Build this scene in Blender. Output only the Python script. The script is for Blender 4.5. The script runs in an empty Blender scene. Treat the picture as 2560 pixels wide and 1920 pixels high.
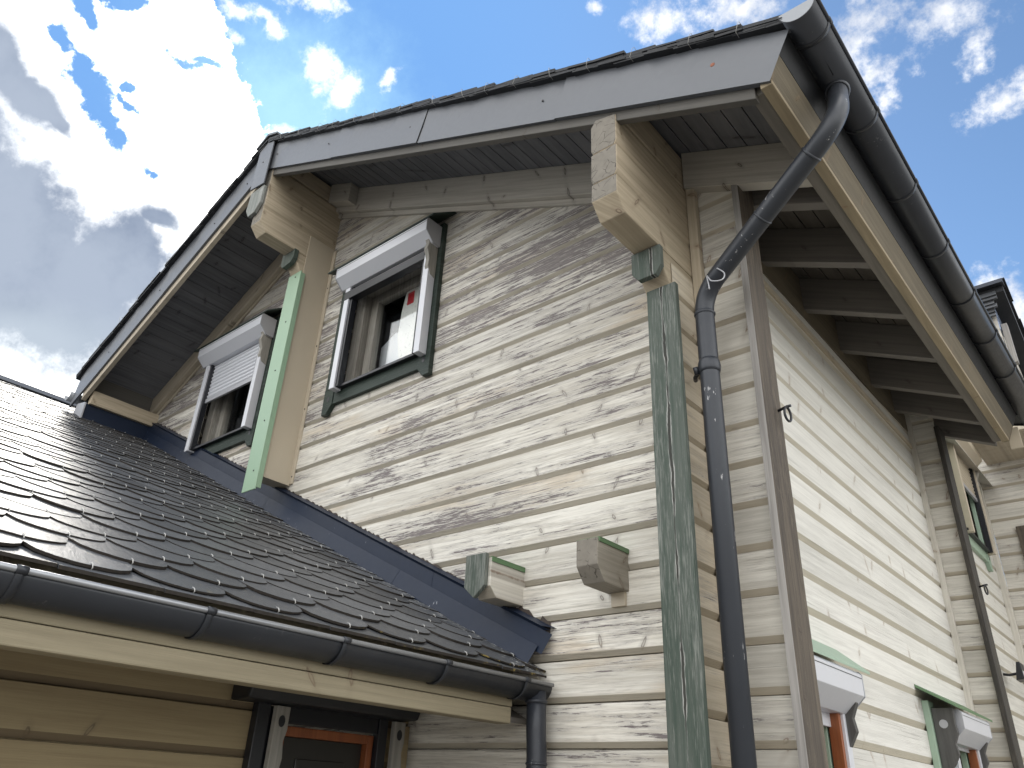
import bpy, bmesh, math, random
from mathutils import Vector, Matrix
random.seed(11)
S = bpy.context.scene
COL = S.collection
H = 1.6                      # eye height: every z below is measured from the eye, the ground lies at world zero
R = math.radians

# ------------------------------------------------------------------ camera
YAW, PITCH, ROLL, FPX = R(41.345), R(28.286), R(2.874), 1941.8
fwd = Vector((-math.sin(YAW)*math.cos(PITCH), math.cos(YAW)*math.cos(PITCH), math.sin(PITCH)))
rgt0 = Vector((math.cos(YAW), math.sin(YAW), 0)); up0 = rgt0.cross(fwd)
rgt = math.cos(ROLL)*rgt0 + math.sin(ROLL)*up0
upv = -math.sin(ROLL)*rgt0 + math.cos(ROLL)*up0
cam = bpy.data.cameras.new("camera"); cam.sensor_width = 36; cam.lens = FPX/2560*36
cam.clip_start = 0.05; cam.clip_end = 3000
co = bpy.data.objects.new("camera", cam); COL.objects.link(co)
mw = Matrix((rgt, upv, -fwd)).transposed().to_4x4(); mw.translation = Vector((0, 0, H))
co.matrix_world = mw
S.camera = co
S.view_settings.view_transform = 'Standard'; S.view_settings.look = 'None'
S.view_settings.exposure = 0.85; S.view_settings.gamma = 1

# ------------------------------------------------------------------ node helper
class NT:
    def __init__(s, nt): s.nt = nt
    def n(s, t, **kw):
        x = s.nt.nodes.new(t)
        for k, v in kw.items(): setattr(x, k, v)
        return x
    def put(s, sock, v):
        if hasattr(v, 'is_linked'): s.nt.links.new(v, sock)
        elif isinstance(v, (tuple, list, Vector)):
            v = tuple(v)
            if len(sock.default_value) == 4 and len(v) == 3: v = v + (1,)
            sock.default_value = v
        else: sock.default_value = v
    def m(s, op, a, b=None, c=None, clamp=False):
        x = s.n('ShaderNodeMath', operation=op, use_clamp=clamp)
        s.put(x.inputs[0], a)
        if b is not None: s.put(x.inputs[1], b)
        if c is not None: s.put(x.inputs[2], c)
        return x.outputs[0]
    def v(s, op, a, b=None):
        x = s.n('ShaderNodeVectorMath', operation=op); s.put(x.inputs[0], a)
        if b is not None: s.put(x.inputs[1], b)
        return x.outputs['Value'] if op in ('DOT_PRODUCT', 'LENGTH') else x.outputs[0]
    def sep(s, a):
        x = s.n('ShaderNodeSeparateXYZ'); s.put(x.inputs[0], a); return x.outputs
    def comb(s, a, b, c):
        x = s.n('ShaderNodeCombineXYZ')
        for i, q in enumerate((a, b, c)): s.put(x.inputs[i], q)
        return x.outputs[0]
    def noise(s, vec, scale=1., detail=4., rough=.55, dist=0., col=False):
        x = s.n('ShaderNodeTexNoise'); s.put(x.inputs['Vector'], vec)
        x.inputs['Scale'].default_value = scale; x.inputs['Detail'].default_value = detail
        x.inputs['Roughness'].default_value = rough; x.inputs['Distortion'].default_value = dist
        return x.outputs['Color' if col else 'Fac']
    def voro(s, vec, scale=1., feature='F1', out='Distance', rnd=1.):
        x = s.n('ShaderNodeTexVoronoi', feature=feature); s.put(x.inputs['Vector'], vec)
        x.inputs['Scale'].default_value = scale; x.inputs['Randomness'].default_value = rnd
        return x.outputs[out]
    def white(s, a):
        x = s.n('ShaderNodeTexWhiteNoise', noise_dimensions='1D'); s.put(x.inputs['W'], a); return x.outputs['Value']
    def ss(s, a, lo, hi, o0=0., o1=1.):
        x = s.n('ShaderNodeMapRange', interpolation_type='SMOOTHSTEP'); s.put(x.inputs[0], a)
        s.put(x.inputs[1], lo); s.put(x.inputs[2], hi); s.put(x.inputs[3], o0); s.put(x.inputs[4], o1)
        return x.outputs[0]
    def mix(s, f, a, b, mode='MIX'):
        x = s.n('ShaderNodeMix', data_type='RGBA', blend_type=mode)
        s.put(x.inputs[0], f); s.put(x.inputs[6], a); s.put(x.inputs[7], b); return x.outputs[2]

# ------------------------------------------------------------------ sky, clouds and sun
def pix(px, py):
    return (rgt*((px-1280)/FPX) + upv*(-(py-960)/FPX) + fwd).normalized()
SUN = pix(455, 420)
SUN_EL = math.asin(SUN.z); SUN_ROT = math.atan2(SUN.x, SUN.y)
world = bpy.data.worlds.new("World"); S.world = world; world.use_nodes = True
W = NT(world.node_tree); world.node_tree.nodes.clear()
sky = W.n('ShaderNodeTexSky', sky_type='NISHITA'); sky.sun_disc = False
sky.sun_elevation = SUN_EL; sky.sun_rotation = SUN_ROT; sky.air_density = 1.0; sky.dust_density = .35; sky.ozone_density = 2.2
D = W.n('ShaderNodeTexCoord').outputs['Generated']
warp = W.v('SUBTRACT', W.noise(D, 9, 6, .62, 0, True), (.5, .5, .5))
warp2 = W.v('SUBTRACT', W.noise(D, 2.6, 3, .5, 0, True), (.5, .5, .5))
def scl(v, k):
    x = W.n('ShaderNodeVectorMath', operation='SCALE'); W.put(x.inputs[0], v); x.inputs['Scale'].default_value = k; return x.outputs[0]
Dw = W.v('ADD', D, scl(warp, .055))
Ds = W.v('ADD', D, scl(warp, .02))
def blob(px, py, r1, r2, ang=0., d=None):
    """elliptic patch of sky round a direction: 1 at its middle, 0 at its rim, negative outside"""
    c = pix(px, py); e1 = upv.cross(c).cross(c) * -1
    e1 = (rgt - c*rgt.dot(c)).normalized(); e2 = (upv - c*upv.dot(c)).normalized()
    a = R(ang); f1 = e1*math.cos(a) + e2*math.sin(a); f2 = -e1*math.sin(a) + e2*math.cos(a)
    q = W.v('SUBTRACT', d if d is not None else Dw, tuple(c))
    ln = W.v('LENGTH', W.comb(W.v('DOT_PRODUCT', q, tuple(f1*(FPX/r1))), W.v('DOT_PRODUCT', q, tuple(f2*(FPX/r2))), W.v('DOT_PRODUCT', q, tuple(c*1.2))))
    return W.m('SUBTRACT', 1., ln)
def union(l):
    o = l[0]
    for b in l[1:]: o = W.m('MAXIMUM', o, b)
    return o
fine = W.noise(D, 22, 8, .62)
big = W.noise(D, 5, 6, .58)
# broad bright bank round the sun, running on down to the left
bank = union([blob(400, 430, 255, 300), blob(440, 330, 180, 150), blob(330, 110, 205, 190), blob(120, 560, 420, 560), blob(-200, 300, 420, 500), blob(470, 60, 72, 150, 0), blob(540, 300, 95, 110), blob(560, 420, 60, 70)])
hole = union([blob(175, 130, 66, 26, -45), blob(205, 180, 92, 38, -62), blob(240, 255, 98, 30, -62), blob(285, 318, 36, 26, -30), blob(207, 30, 26, 48, 0),
              blob(310, 5, 78, 18, 3), blob(470, 160, 44, 16, -20), blob(515, 168, 42, 14, -15), blob(378, 428, 26, 16, -20), blob(318, 215, 17, 13), blob(310, 255, 26, 12, -40)])
micro = W.noise(D, 60, 6, .65)
edge = W.m('ADD', W.m('MULTIPLY', W.m('SUBTRACT', fine, .5), 1.0), W.m('MULTIPLY', W.m('SUBTRACT', micro, .5), .6))
holem = W.m('ADD', hole, W.m('MULTIPLY', edge, 2.6))
bankm = W.m('MULTIPLY', W.ss(W.m('ADD', bank, W.m('MULTIPLY', edge, .75)), -.02, .09),
            W.m('SUBTRACT', 1., W.ss(holem, -.05, .50)))
# loose puffs
puffs = union([blob(600, 20, 50, 34), blob(588, 92, 24, 30, 70), blob(690, 55, 46, 20, 60), blob(665, 20, 30, 20), blob(780, 8, 85, 36), blob(815, 185, 45, 70, 40), blob(860, 245, 60, 34, 55),
               blob(700, 325, 50, 18), blob(1640, 40, 70, 60, 30), blob(1830, 25, 150, 60, 0), blob(2125, 100, 75, 125, -20), blob(2185, 40, 140, 60, 0),
               blob(2330, 40, 150, 70, -10), blob(2440, 100, 36, 80, 10), blob(2215, 170, 80, 40, 20), blob(2215, 260, 30, 60, -10), blob(2520, 250, 85, 60, 30), blob(2480, 720, 80, 60, 10), blob(2560, 780, 100, 90, 0), blob(1500, 12, 40, 20), blob(985, 190, 40, 20, 30)])
pm = W.ss(W.m('ADD', puffs, W.m('MULTIPLY', edge, 3.0)), .0, 1.25)
# thin veil near the sun
veil = W.m('MULTIPLY', W.ss(W.m('ADD', blob(720, 290, 400, 330, 0, Ds), W.m('MULTIPLY', edge, .5)), .0, 1.0), .75)
# unseen scattered cloud added behind the viewer, brightened to light the walls
back = W.ss(W.v('DOT_PRODUCT', D, tuple(fwd)), .60, .30)
cb = W.m('MULTIPLY', W.ss(W.noise(D, 2.4, 7, .58), .34, .52), back)
# grey undersides
grey = union([blob(20, 170, 60, 140, 10, Ds), blob(70, 235, 110, 60, -48, Ds), blob(130, 290, 70, 26, -45, Ds), blob(60, 560, 190, 200, 0, Ds), blob(120, 760, 260, 240, 0, Ds), blob(300, 640, 150, 190, -40, Ds),
              blob(-150, 500, 260, 420, 0, Ds), blob(395, 545, 75, 42, -25, Ds)])
gm = W.m('MULTIPLY', W.ss(W.m('ADD', grey, W.m('ADD', W.m('MULTIPLY', W.m('SUBTRACT', big, .5), 1.1), W.m('MULTIPLY', edge, .7))), -.10, .62), bankm)
sunprox = W.ss(W.v('DOT_PRODUCT', D, tuple(SUN)), .80, 1.0)
skyc = W.n('ShaderNodeMix', data_type='RGBA', blend_type='MULTIPLY'); skyc.inputs[0].default_value = 1
W.put(skyc.inputs[6], sky.outputs[0]); W.put(skyc.inputs[7], (.90, .99, 1.01))
skyb = W.mix(W.ss(W.v('DOT_PRODUCT', D, tuple(SUN)), .72, .97), skyc.outputs[2], (1.05, 2.25, 4.5))
white_c = W.mix(sunprox, (7.2, 7.3, 7.4), (15, 15, 14.6))
shade = W.ss(W.noise(Dw, 11, 6, .6), .35, .65)
puff_c = W.mix(shade, (3.4, 3.7, 4.3), (6.2, 6.2, 6.2))
puff_c = W.mix(sunprox, puff_c, (8, 8, 8))
grey_c = W.mix(W.ss(big, .35, .65), (1.15, 1.46, 2.08), (2.25, 2.6, 3.2))
grey_c = W.mix(W.ss(blob(40, 860, 330, 130, 0, Ds), 0., .8), grey_c, (2.7, 3.1, 3.6))
c = W.mix(veil, skyb, (3.0, 5.0, 5.9))
c = W.mix(pm, c, puff_c)
c = W.mix(bankm, c, white_c)
c = W.mix(gm, c, grey_c)
c = W.mix(cb, c, W.mix(shade, (9.8, 10.0, 10.1), (16.5, 16.1, 15.3)))
bg = W.n('ShaderNodeBackground'); W.put(bg.inputs[0], c); bg.inputs[1].default_value = 0.115
wo = W.n('ShaderNodeOutputWorld'); world.node_tree.links.new(bg.outputs[0], wo.inputs[0])
sl = bpy.data.lights.new("sun", 'SUN'); sl.energy = 1.0; sl.angle = R(10); sl.color = (1, .95, .87)
so = bpy.data.objects.new("sun", sl); COL.objects.link(so)
so.rotation_euler = SUN.to_track_quat('Z', 'Y').to_euler(); so.location = (0, 0, 30)

# ------------------------------------------------------------------ materials
def newmat(name):
    m = bpy.data.materials.new(name); m.use_nodes = True
    t = NT(m.node_tree); p = m.node_tree.nodes['Principled BSDF']
    return m, t, p
def bump(t, p, h, strength=.3, dist=.01):
    b = t.n('ShaderNodeBump'); b.inputs['Strength'].default_value = strength; b.inputs['Distance'].default_value = dist
    t.put(b.inputs['Height'], h); t.nt.links.new(b.outputs[0], p.inputs['Normal'])
PITCHB = .1965
def wood(name, base, alt, along='x', k=0., z0=None, peel=0., peelcol=(.16, .145, .14), knots=.0, knotcol=(.16, .10, .07), red=0., grain=.5, rough=.75, flake=None, var=.12, ochre=0., wear=0., crack=None, bevel=None, kmin=.35, hair=0., high=0.):
    """painted or stained boards: grain runs along one axis, paint wears off in streaks that follow it"""
    m, t, p = newmat(name)
    P = t.n('ShaderNodeNewGeometry').outputs['Position']; x, y, z = t.sep(P)
    if along == 'x': a, b = x, t.m('ADD', z, t.m('MULTIPLY', x, k))
    elif along == 'y': a, b = y, t.m('ADD', z, t.m('MULTIPLY', x, .8))
    else: a, b = z, t.m('ADD', x, y)
    if z0 is not None:
        idx = t.m('FLOOR', t.m('DIVIDE', t.m('SUBTRACT', z, z0+H), PITCHB))
        rb = t.white(idx); rb2 = t.white(t.m('ADD', idx, 71.3))
        a2 = t.m('ADD', a, t.m('MULTIPLY', rb, 13.7))
    else:
        rb = t.noise(t.comb(0, t.m('MULTIPLY', b, 3.), t.m('MULTIPLY', a, .3)), 1, 1); rb2 = rb; a2 = a; idx = 0.
    wob = t.m('MULTIPLY', t.m('SUBTRACT', t.noise(t.comb(a2, b, 3.), 3., 2), .5), .007)
    bw = t.m('ADD', b, wob)
    def st(sa, sb, d=5, r=.6, o=0.): return t.noise(t.comb(t.m('MULTIPLY', a2, sa), t.m('MULTIPLY', bw, sb), t.m('ADD', t.m('MULTIPLY', rb2, 5.), o)), 1, d, r)
    streak = st(1.6, 46); fine_ = st(7, 190, 3, .6, 4.); cloud = st(1.1, 4.2, 4, .55, 9.)
    colr = t.mix(t.ss(t.m('ADD', t.m('MULTIPLY', streak, .6), t.m('MULTIPLY', cloud, .4)), .38, .62), base, alt)
    br = t.m('ADD', 1-var, t.m('MULTIPLY', rb, 2*var)); br = t.m('MULTIPLY', br, t.m('ADD', 1-.16*grain, t.m('MULTIPLY', fine_, .32*grain)))
    colr = t.mix(1., colr, t.comb(br, br, br), 'MULTIPLY')
    hgt = t.m('MULTIPLY', fine_, .35)
    if hair:
        hl = st(1.3, 260, 3, .7, 61.); hz_ = st(1.0, 9, 3, .6, 67.)
        hm = t.m('MULTIPLY', t.ss(hl, .56, .68), t.ss(hz_, .38, .62))
        colr = t.mix(t.m('MULTIPLY', hm, hair), colr, (.24, .215, .19)); hgt = t.m('SUBTRACT', hgt, t.m('MULTIPLY', hm, .5))
    if knots:
        kv = t.comb(t.m('MULTIPLY', a2, 1.9/knots), t.m('MULTIPLY', b, 1/(PITCHB*.8)), t.m('MULTIPLY', idx if z0 is not None else 0., 3.7))
        vo = t.n('ShaderNodeTexVoronoi', feature='F1', voronoi_dimensions='2D'); t.put(vo.inputs['Vector'], kv); vo.inputs['Scale'].default_value = 1.
        kc = t.sep(vo.outputs['Color']); lo = t.sep(t.v('SUBTRACT', kv, vo.outputs['Position']))
        lx = t.m('MULTIPLY', lo[0], knots/1.9); ly = t.m('MULTIPLY', lo[1], PITCHB*.8)
        lx = t.m('ADD', lx, t.m('MULTIPLY', ly, t.m('MULTIPLY', t.m('SUBTRACT', kc[0], .5), 1.6)))
        lx = t.m('ADD', lx, t.m('MULTIPLY', t.m('SUBTRACT', t.noise(P, 28, 2), .5), .012))
        ry = t.m('ADD', .008, t.m('MULTIPLY', kc[2], .034)); el = t.v('LENGTH', t.comb(t.m('DIVIDE', lx, .010), t.m('DIVIDE', ly, ry), 0.))
        on = t.m('GREATER_THAN', kc[1], kmin)
        km = t.m('MULTIPLY', t.ss(el, 1.15, .75), on); core = t.m('MULTIPLY', t.ss(el, .72, .4), on); halo = t.m('MULTIPLY', t.ss(el, 3.2, 1.1), on)
        colr = t.mix(t.m('MULTIPLY', halo, .20), colr, knotcol); colr = t.mix(t.m('MULTIPLY', km, .80), colr, knotcol); colr = t.mix(t.m('MULTIPLY', core, .45), colr, base)
        hgt = t.m('ADD', hgt, t.m('MULTIPLY', km, .5))
    if red:
        rv = t.comb(t.m('MULTIPLY', a2, 5.), t.m('MULTIPLY', b, .9), t.m('MULTIPLY', idx, 2.1))
        rd = t.voro(rv, 2.4); rc = t.sep(t.voro(rv, 2.4, out='Color'))[1]
        rm = t.m('MULTIPLY', t.ss(t.m('ADD', rd, t.m('MULTIPLY', fine_, .02)), .075, .03), t.m('GREATER_THAN', rc, 1-red))
        colr = t.mix(t.m('MULTIPLY', rm, .7), colr, (.20, .085, .05))
    if ochre:
        om = t.ss(t.m('ADD', t.noise(t.comb(t.m('MULTIPLY', a2, .7), t.m('MULTIPLY', b, 3.), 7.), 1, 3), t.m('MULTIPLY', streak, .12)), .60, .72)
        colr = t.mix(t.m('MULTIPLY', om, ochre), colr, (.50, .37, .22))
    if peel:
        zone = st(.9, 4.5, 4, .6, 17.); s1 = st(3.0, 64, 6, .7, 23.); s2 = st(12, 170, 4, .62, 31.)
        f = t.m('ADD', t.m('ADD', t.m('MULTIPLY', zone, .50), t.m('MULTIPLY', s1, .62)), t.m('MULTIPLY', s2, .34))
        f = t.m('ADD', f, t.m('MULTIPLY', t.m('SUBTRACT', rb, .5), .05))
        if wear: f = t.m('ADD', f, t.m('MULTIPLY', t.ss(t.noise(t.comb(x, z, 0.), .75, 2), .35, .7), wear))
        if high: f = t.m('ADD', f, t.ss(t.m('ADD', z, t.m('MULTIPLY', t.noise(t.comb(x, z, 2.), .6, 2), 2.)), 4.5, 5.9, -high*.45, high))
        th = .90 - .12*peel
        pm_ = t.ss(f, th, th+.03); soft = t.ss(f, th-.13, th+.02)
        colr = t.mix(t.m('MULTIPLY', soft, .50), colr, t.mix(streak, (.30, .27, .255), (.20, .175, .16)))
        colr = t.mix(t.m('MULTIPLY', pm_, t.m('ADD', .50, t.m('MULTIPLY', t.ss(s2, .36, .58), .48))), colr, t.mix(s2, peelcol, tuple(q*1.9 for q in peelcol)))
        lift = t.m('MULTIPLY', t.ss(f, th-.02, th-.002), t.ss(f, th+.012, th))      # curled white paint lips
        colr = t.mix(t.m('MULTIPLY', lift, .55), colr, (.74, .73, .70))
        hgt = t.m('SUBTRACT', hgt, t.m('MULTIPLY', pm_, .9))
    if flake:
        s1 = st(9, 130, 5, .7, 41.); zo = st(.9, 9, 4, .55, 47.)
        fm = t.ss(t.m('ADD', t.m('MULTIPLY', s1, .6), t.m('MULTIPLY', zo, .4)), .49, .62)
        colr = t.mix(t.m('MULTIPLY', fm, .66), colr, flake); hgt = t.m('SUBTRACT', hgt, t.m('MULTIPLY', fm, .4))
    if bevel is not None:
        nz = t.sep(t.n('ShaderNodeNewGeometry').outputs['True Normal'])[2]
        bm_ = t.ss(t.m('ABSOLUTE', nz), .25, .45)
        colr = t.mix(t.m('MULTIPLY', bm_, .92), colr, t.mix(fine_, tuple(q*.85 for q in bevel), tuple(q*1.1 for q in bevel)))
    if crack is not None:
        w_ = t.m('MULTIPLY', t.m('SUBTRACT', t.noise(t.comb(0., 0., t.m('MULTIPLY', z, 2.2)), 1, 5, .7), .5), .05)
        dx = t.m('ABSOLUTE', t.m('SUBTRACT', t.m('ADD', x, w_), crack))
        wd = t.m('MULTIPLY', t.ss(t.noise(t.comb(1.7, 0., t.m('MULTIPLY', z, 4.)), 1, 3), .36, .66), .006)
        cm = t.ss(dx, t.m('ADD', wd, .0012), wd); cl = t.m('MULTIPLY', t.ss(dx, t.m('ADD', t.m('MULTIPLY', wd, 2.2), .003), t.m('MULTIPLY', wd, 1.2)), t.ss(fine_, .4, .6))
        colr = t.mix(t.m('MULTIPLY', cl, .7), colr, (.55, .54, .52)); colr = t.mix(cm, colr, (.03, .03, .025)); hgt = t.m('SUBTRACT', hgt, cm)
    t.put(p.inputs['Base Color'], colr); t.put(p.inputs['Roughness'], rough)
    bump(t, p, hgt, .55, .006)
    return m
def metal(name, base, rough=.4, met=.0, spot=None, spotamt=.5, scuff=.12, wave=0., spec=.5):
    m, t, p = newmat(name)
    P = t.n('ShaderNodeNewGeometry').outputs['Position']
    n1 = t.noise(P, 3.2, 5, .6); n2 = t.noise(P, 34, 4, .6)
    f = t.m('ADD', 1-scuff, t.m('MULTIPLY', n1, 2*scuff))
    colr = t.mix(1., base, t.comb(f, f, f), 'MULTIPLY')
    if spot:
        z = t.noise(P, 5., 3, .5); s = t.noise(t.v('MULTIPLY', P, (1, 1, .28)), 60, 4, .62)
        sm = t.ss(t.m('ADD', t.m('MULTIPLY', z, .45), t.m('MULTIPLY', s, .62)), .70-.08*spotamt, .735-.08*spotamt)
        colr = t.mix(t.m('MULTIPLY', sm, .8), colr, spot)
    t.put(p.inputs['Base Color'], colr); p.inputs['Metallic'].default_value = met; p.inputs['Specular IOR Level'].default_value = spec
    t.put(p.inputs['Roughness'], t.m('ADD', rough-.08, t.m('MULTIPLY', n2, .16)))
    if wave: bump(t, p, t.noise(P, 2.6, 2, .5), wave, .02)
    return m
GZ = .2266                                  # level of a groove on the gable
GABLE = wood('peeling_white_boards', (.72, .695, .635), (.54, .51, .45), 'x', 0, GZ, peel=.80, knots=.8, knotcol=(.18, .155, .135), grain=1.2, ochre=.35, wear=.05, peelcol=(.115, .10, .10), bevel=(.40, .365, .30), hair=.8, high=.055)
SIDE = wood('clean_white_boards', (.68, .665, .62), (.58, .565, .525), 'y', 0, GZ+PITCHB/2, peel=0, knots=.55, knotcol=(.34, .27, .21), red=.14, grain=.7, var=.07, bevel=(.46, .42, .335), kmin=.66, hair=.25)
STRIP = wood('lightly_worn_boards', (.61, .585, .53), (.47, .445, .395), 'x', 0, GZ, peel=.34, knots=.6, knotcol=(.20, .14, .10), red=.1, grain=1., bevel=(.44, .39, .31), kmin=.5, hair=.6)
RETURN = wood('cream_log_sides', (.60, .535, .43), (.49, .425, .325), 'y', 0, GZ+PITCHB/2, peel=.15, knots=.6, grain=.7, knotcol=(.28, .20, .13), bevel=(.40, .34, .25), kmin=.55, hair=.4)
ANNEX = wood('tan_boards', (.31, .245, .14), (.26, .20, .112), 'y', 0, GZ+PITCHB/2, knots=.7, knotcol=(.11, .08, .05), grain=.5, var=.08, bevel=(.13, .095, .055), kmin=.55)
BEAM = wood('tan_beam', (.50, .42, .31), (.36, .30, .215), 'y', knots=.7, knotcol=(.17, .12, .08), grain=.7)
RAFT = wood('grey_brown_rafter', (.47, .445, .40), (.37, .345, .305), 'x', .47, knots=.7, knotcol=(.10, .085, .07), grain=.6)
RAFTL = wood('grey_brown_rafter_other', (.46, .405, .32), (.37, .32, .25), 'x', -.52, knots=.7, knotcol=(.12, .10, .08), grain=.6)
BARGE = wood('grey_barge_board', (.105, .098, .088), (.08, .075, .068), 'x', .47, knots=.7, knotcol=(.08, .07, .06), grain=.6)
FASC3 = wood('annex_fascia', (.25, .215, .145), (.20, .17, .112), 'y', grain=.6, knots=.7, knotcol=(.14, .10, .065), kmin=.6)
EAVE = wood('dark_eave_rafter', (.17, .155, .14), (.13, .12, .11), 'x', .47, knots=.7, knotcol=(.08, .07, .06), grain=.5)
TRIML = wood('pale_trim', (.60, .57, .51), (.50, .47, .415), 'z', grain=.6, knots=.7, knotcol=(.3, .24, .18))
TRIMW = wood('tan_trim', (.50, .43, .33), (.40, .34, .255), 'z', grain=.5, knots=.7, knotcol=(.2, .14, .09))
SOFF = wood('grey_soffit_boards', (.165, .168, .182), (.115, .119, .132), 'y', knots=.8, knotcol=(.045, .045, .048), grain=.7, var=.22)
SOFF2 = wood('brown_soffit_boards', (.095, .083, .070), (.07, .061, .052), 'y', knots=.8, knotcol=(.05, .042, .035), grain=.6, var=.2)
FASC = wood('yellow_fascia', (.33, .27, .18), (.245, .198, .128), 'y', grain=.7, knots=.7, knotcol=(.22, .15, .09))
FASC2 = wood('tan_fascia', (.165, .137, .092), (.12, .10, .068), 'y', grain=.6, knots=.7, knotcol=(.18, .13, .08))
FASCG = wood('grey_fascia_edge', (.16, .145, .125), (.12, .11, .095), 'y', grain=.6)
BROWN = wood('brown_corner_board', (.10, .080, .060), (.048, .038, .030), 'z', flake=(.17, .14, .105), grain=1., knots=.5, knotcol=(.06, .045, .035))
BROWND = wood('dark_corner_board', (.045, .040, .034), (.026, .023, .020), 'z', flake=(.09, .078, .062), grain=1.)
DARKB = wood('dark_carved_bracket', (.085, .083, .080), (.055, .053, .050), 'z', grain=1.)
BROWNG = wood('grey_board_edge', (.30, .285, .27), (.20, .188, .178), 'z', grain=1.)
GREEN = wood('worn_green_board', (.042, .062, .048), (.085, .10, .086), 'z', flake=(.225, .235, .215), grain=1., crack=-1.575)
GREYP = wood('grey_flaking_board', (.16, .175, .16), (.24, .245, .23), 'z', flake=(.40, .40, .385), grain=1.)
GREENF = wood('green_window_frame', (.010, .021, .015), (.018, .032, .024), 'x', flake=(.065, .08, .07), grain=.8, rough=.6)
STUBW = wood('grey_stub_wood', (.33, .305, .26), (.24, .22, .185), 'y', knots=.6, grain=1., knotcol=(.14, .11, .08), hair=.5)
ENDG, t, p = newmat('log_end_grain')
P = t.n('ShaderNodeNewGeometry').outputs['Position']
cr = t.voro(t.v('ADD', P, scl_ := t.v('MULTIPLY', t.v('SUBTRACT', t.noise(P, 12, 3, .5, 0, True), (.5, .5, .5)), (.05, .05, .05))), 17, 'DISTANCE_TO_EDGE')
crm = t.m('MULTIPLY', t.ss(cr, .034, .010), t.ss(t.noise(P, 14, 2), .42, .54))
t.put(p.inputs['Base Color'], t.mix(t.m('MULTIPLY', crm, .8), t.mix(t.noise(P, 26, 5, .6), (.135, .122, .104), (.255, .232, .197)), (.035, .028, .023)))
p.inputs['Roughness'].default_value = .85
VERGE = metal('grey_verge_sheet', (.108, .115, .130), .42, .2, wave=.22, scuff=.05)
ZINC = metal('dark_zinc', (.026, .029, .036), .38, .25, spot=(.10, .10, .105), spotamt=.25, scuff=.4)
ZINCB = metal('sky_lit_zinc_bead', (.30, .31, .33), .38, .6, scuff=.3)  # sky reflection on the bead put into a lighter base colour
ZINCE = metal('bright_zinc_end', (.27, .285, .31), .5, .3)
PIPE = metal('paint_spattered_pipe', (.030, .034, .043), .42, .15, spot=(.42, .42, .43), spotamt=.5)
PIPE2 = metal('dark_pipe', (.030, .034, .044), .42, .15, spot=(.40, .41, .42), spotamt=.28)
FLASH = metal('navy_flashing', (.010, .017, .036), .45, .0, spot=(.30, .32, .36), spotamt=.05, scuff=.25, spec=.28)
ALU = metal('white_aluminium', (.56, .57, .61), .35, .1, scuff=.04)
ALU2 = metal('silver_aluminium', (.40, .405, .43), .36, .3, scuff=.05)
GREENL = metal('pale_green_sheet', (.26, .385, .265), .42, scuff=.05)
GREENM = metal('mid_green_sheet', (.085, .165, .075), .45, scuff=.1)
GREENP = metal('faded_green_hood', (.30, .40, .31), .5, scuff=.1)
FLASH2 = metal('sky_tinted_sheet', (.22, .27, .38), .25, .5)  # blue of the reflected sky put into the base colour
BEIGE = metal('beige_sheet', (.46, .40, .31), .42, scuff=.04)
DARK = metal('black_profile', (.012, .013, .017), .4)
GREYB = wood('grey_carved_bracket', (.30, .285, .255), (.21, .20, .18), 'z', grain=.8)
SASH = wood('weathered_sash', (.25, .235, .205), (.15, .138, .118), 'z', flake=(.34, .33, .305), grain=.8)
REDW = wood('orange_brown_frame', (.27, .085, .028), (.19, .055, .018), 'z', grain=.6, rough=.5)
ROOM = metal('room_wall', (.05, .045, .04), .9)
SCREEN = metal('dark_screen', (.02, .019, .017), .35)
SCREW = metal('screw', (.03, .03, .03), .5); STUD = metal('white_stud', (.72, .70, .64), .5)
TAR = metal('sealant', (.055, .042, .036), .8, scuff=.4)
PAPER, t, p = newmat('paper_strip')
P = t.n('ShaderNodeNewGeometry').outputs['Position']
mk = t.ss(t.noise(t.v('MULTIPLY', P, (1, 1, .8)), 55, 3, .6), .64, .67)
t.put(p.inputs['Base Color'], t.mix(mk, (.78, .77, .73), (.04, .045, .05))); p.inputs['Roughness'].default_value = .8
REDM = metal('red_label', (.52, .03, .04), .5); TEAL = metal('teal_cloth', (.01, .22, .16), .8); WHITE = metal('reflection_board', (.72, .74, .78), .6)
GLASS, t, p = newmat('window_glass')
p.inputs['Base Color'].default_value = (.9, .95, .95, 1); p.inputs['Roughness'].default_value = .01; p.inputs['IOR'].default_value = 1.5
gl = t.n('ShaderNodeBsdfGlossy'); gl.inputs['Roughness'].default_value = .01; gl.inputs['Color'].default_value = (.95, .97, 1, 1)
tr = t.n('ShaderNodeBsdfTransparent'); tr.inputs['Color'].default_value = (.92, .93, .93, 1)
ge = t.n('ShaderNodeNewGeometry'); cs_ = t.m('ABSOLUTE', t.v('DOT_PRODUCT', ge.outputs['Normal'], ge.outputs['Incoming']))
frs = t.m('ADD', .09, t.m('MULTIPLY', t.m('POWER', t.m('SUBTRACT', 1., cs_), 5.), .91))
mx = t.n('ShaderNodeMixShader'); t.put(mx.inputs[0], frs); t.put(mx.inputs[1], tr.outputs[0]); t.put(mx.inputs[2], gl.outputs[0])
t.put(t.nt.nodes['Material Output'].inputs[0], mx.outputs[0])
SLATE, t, p = newmat('slate')   # washed, slightly glossy
g = t.n('ShaderNodeNewGeometry'); P = g.outputs['Position']; x, y, z = t.sep(P)
ri = g.outputs['Random Per Island']
f = t.m('ADD', .7, t.m('MULTIPLY', ri, .6))
cs = t.mix(t.noise(t.v('MULTIPLY', P, (4, 16, 4)), 3, 6, .6), (.055, .059, .066), (.092, .095, .102))
cs = t.mix(1., cs, t.comb(f, f, f), 'MULTIPLY')
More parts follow.
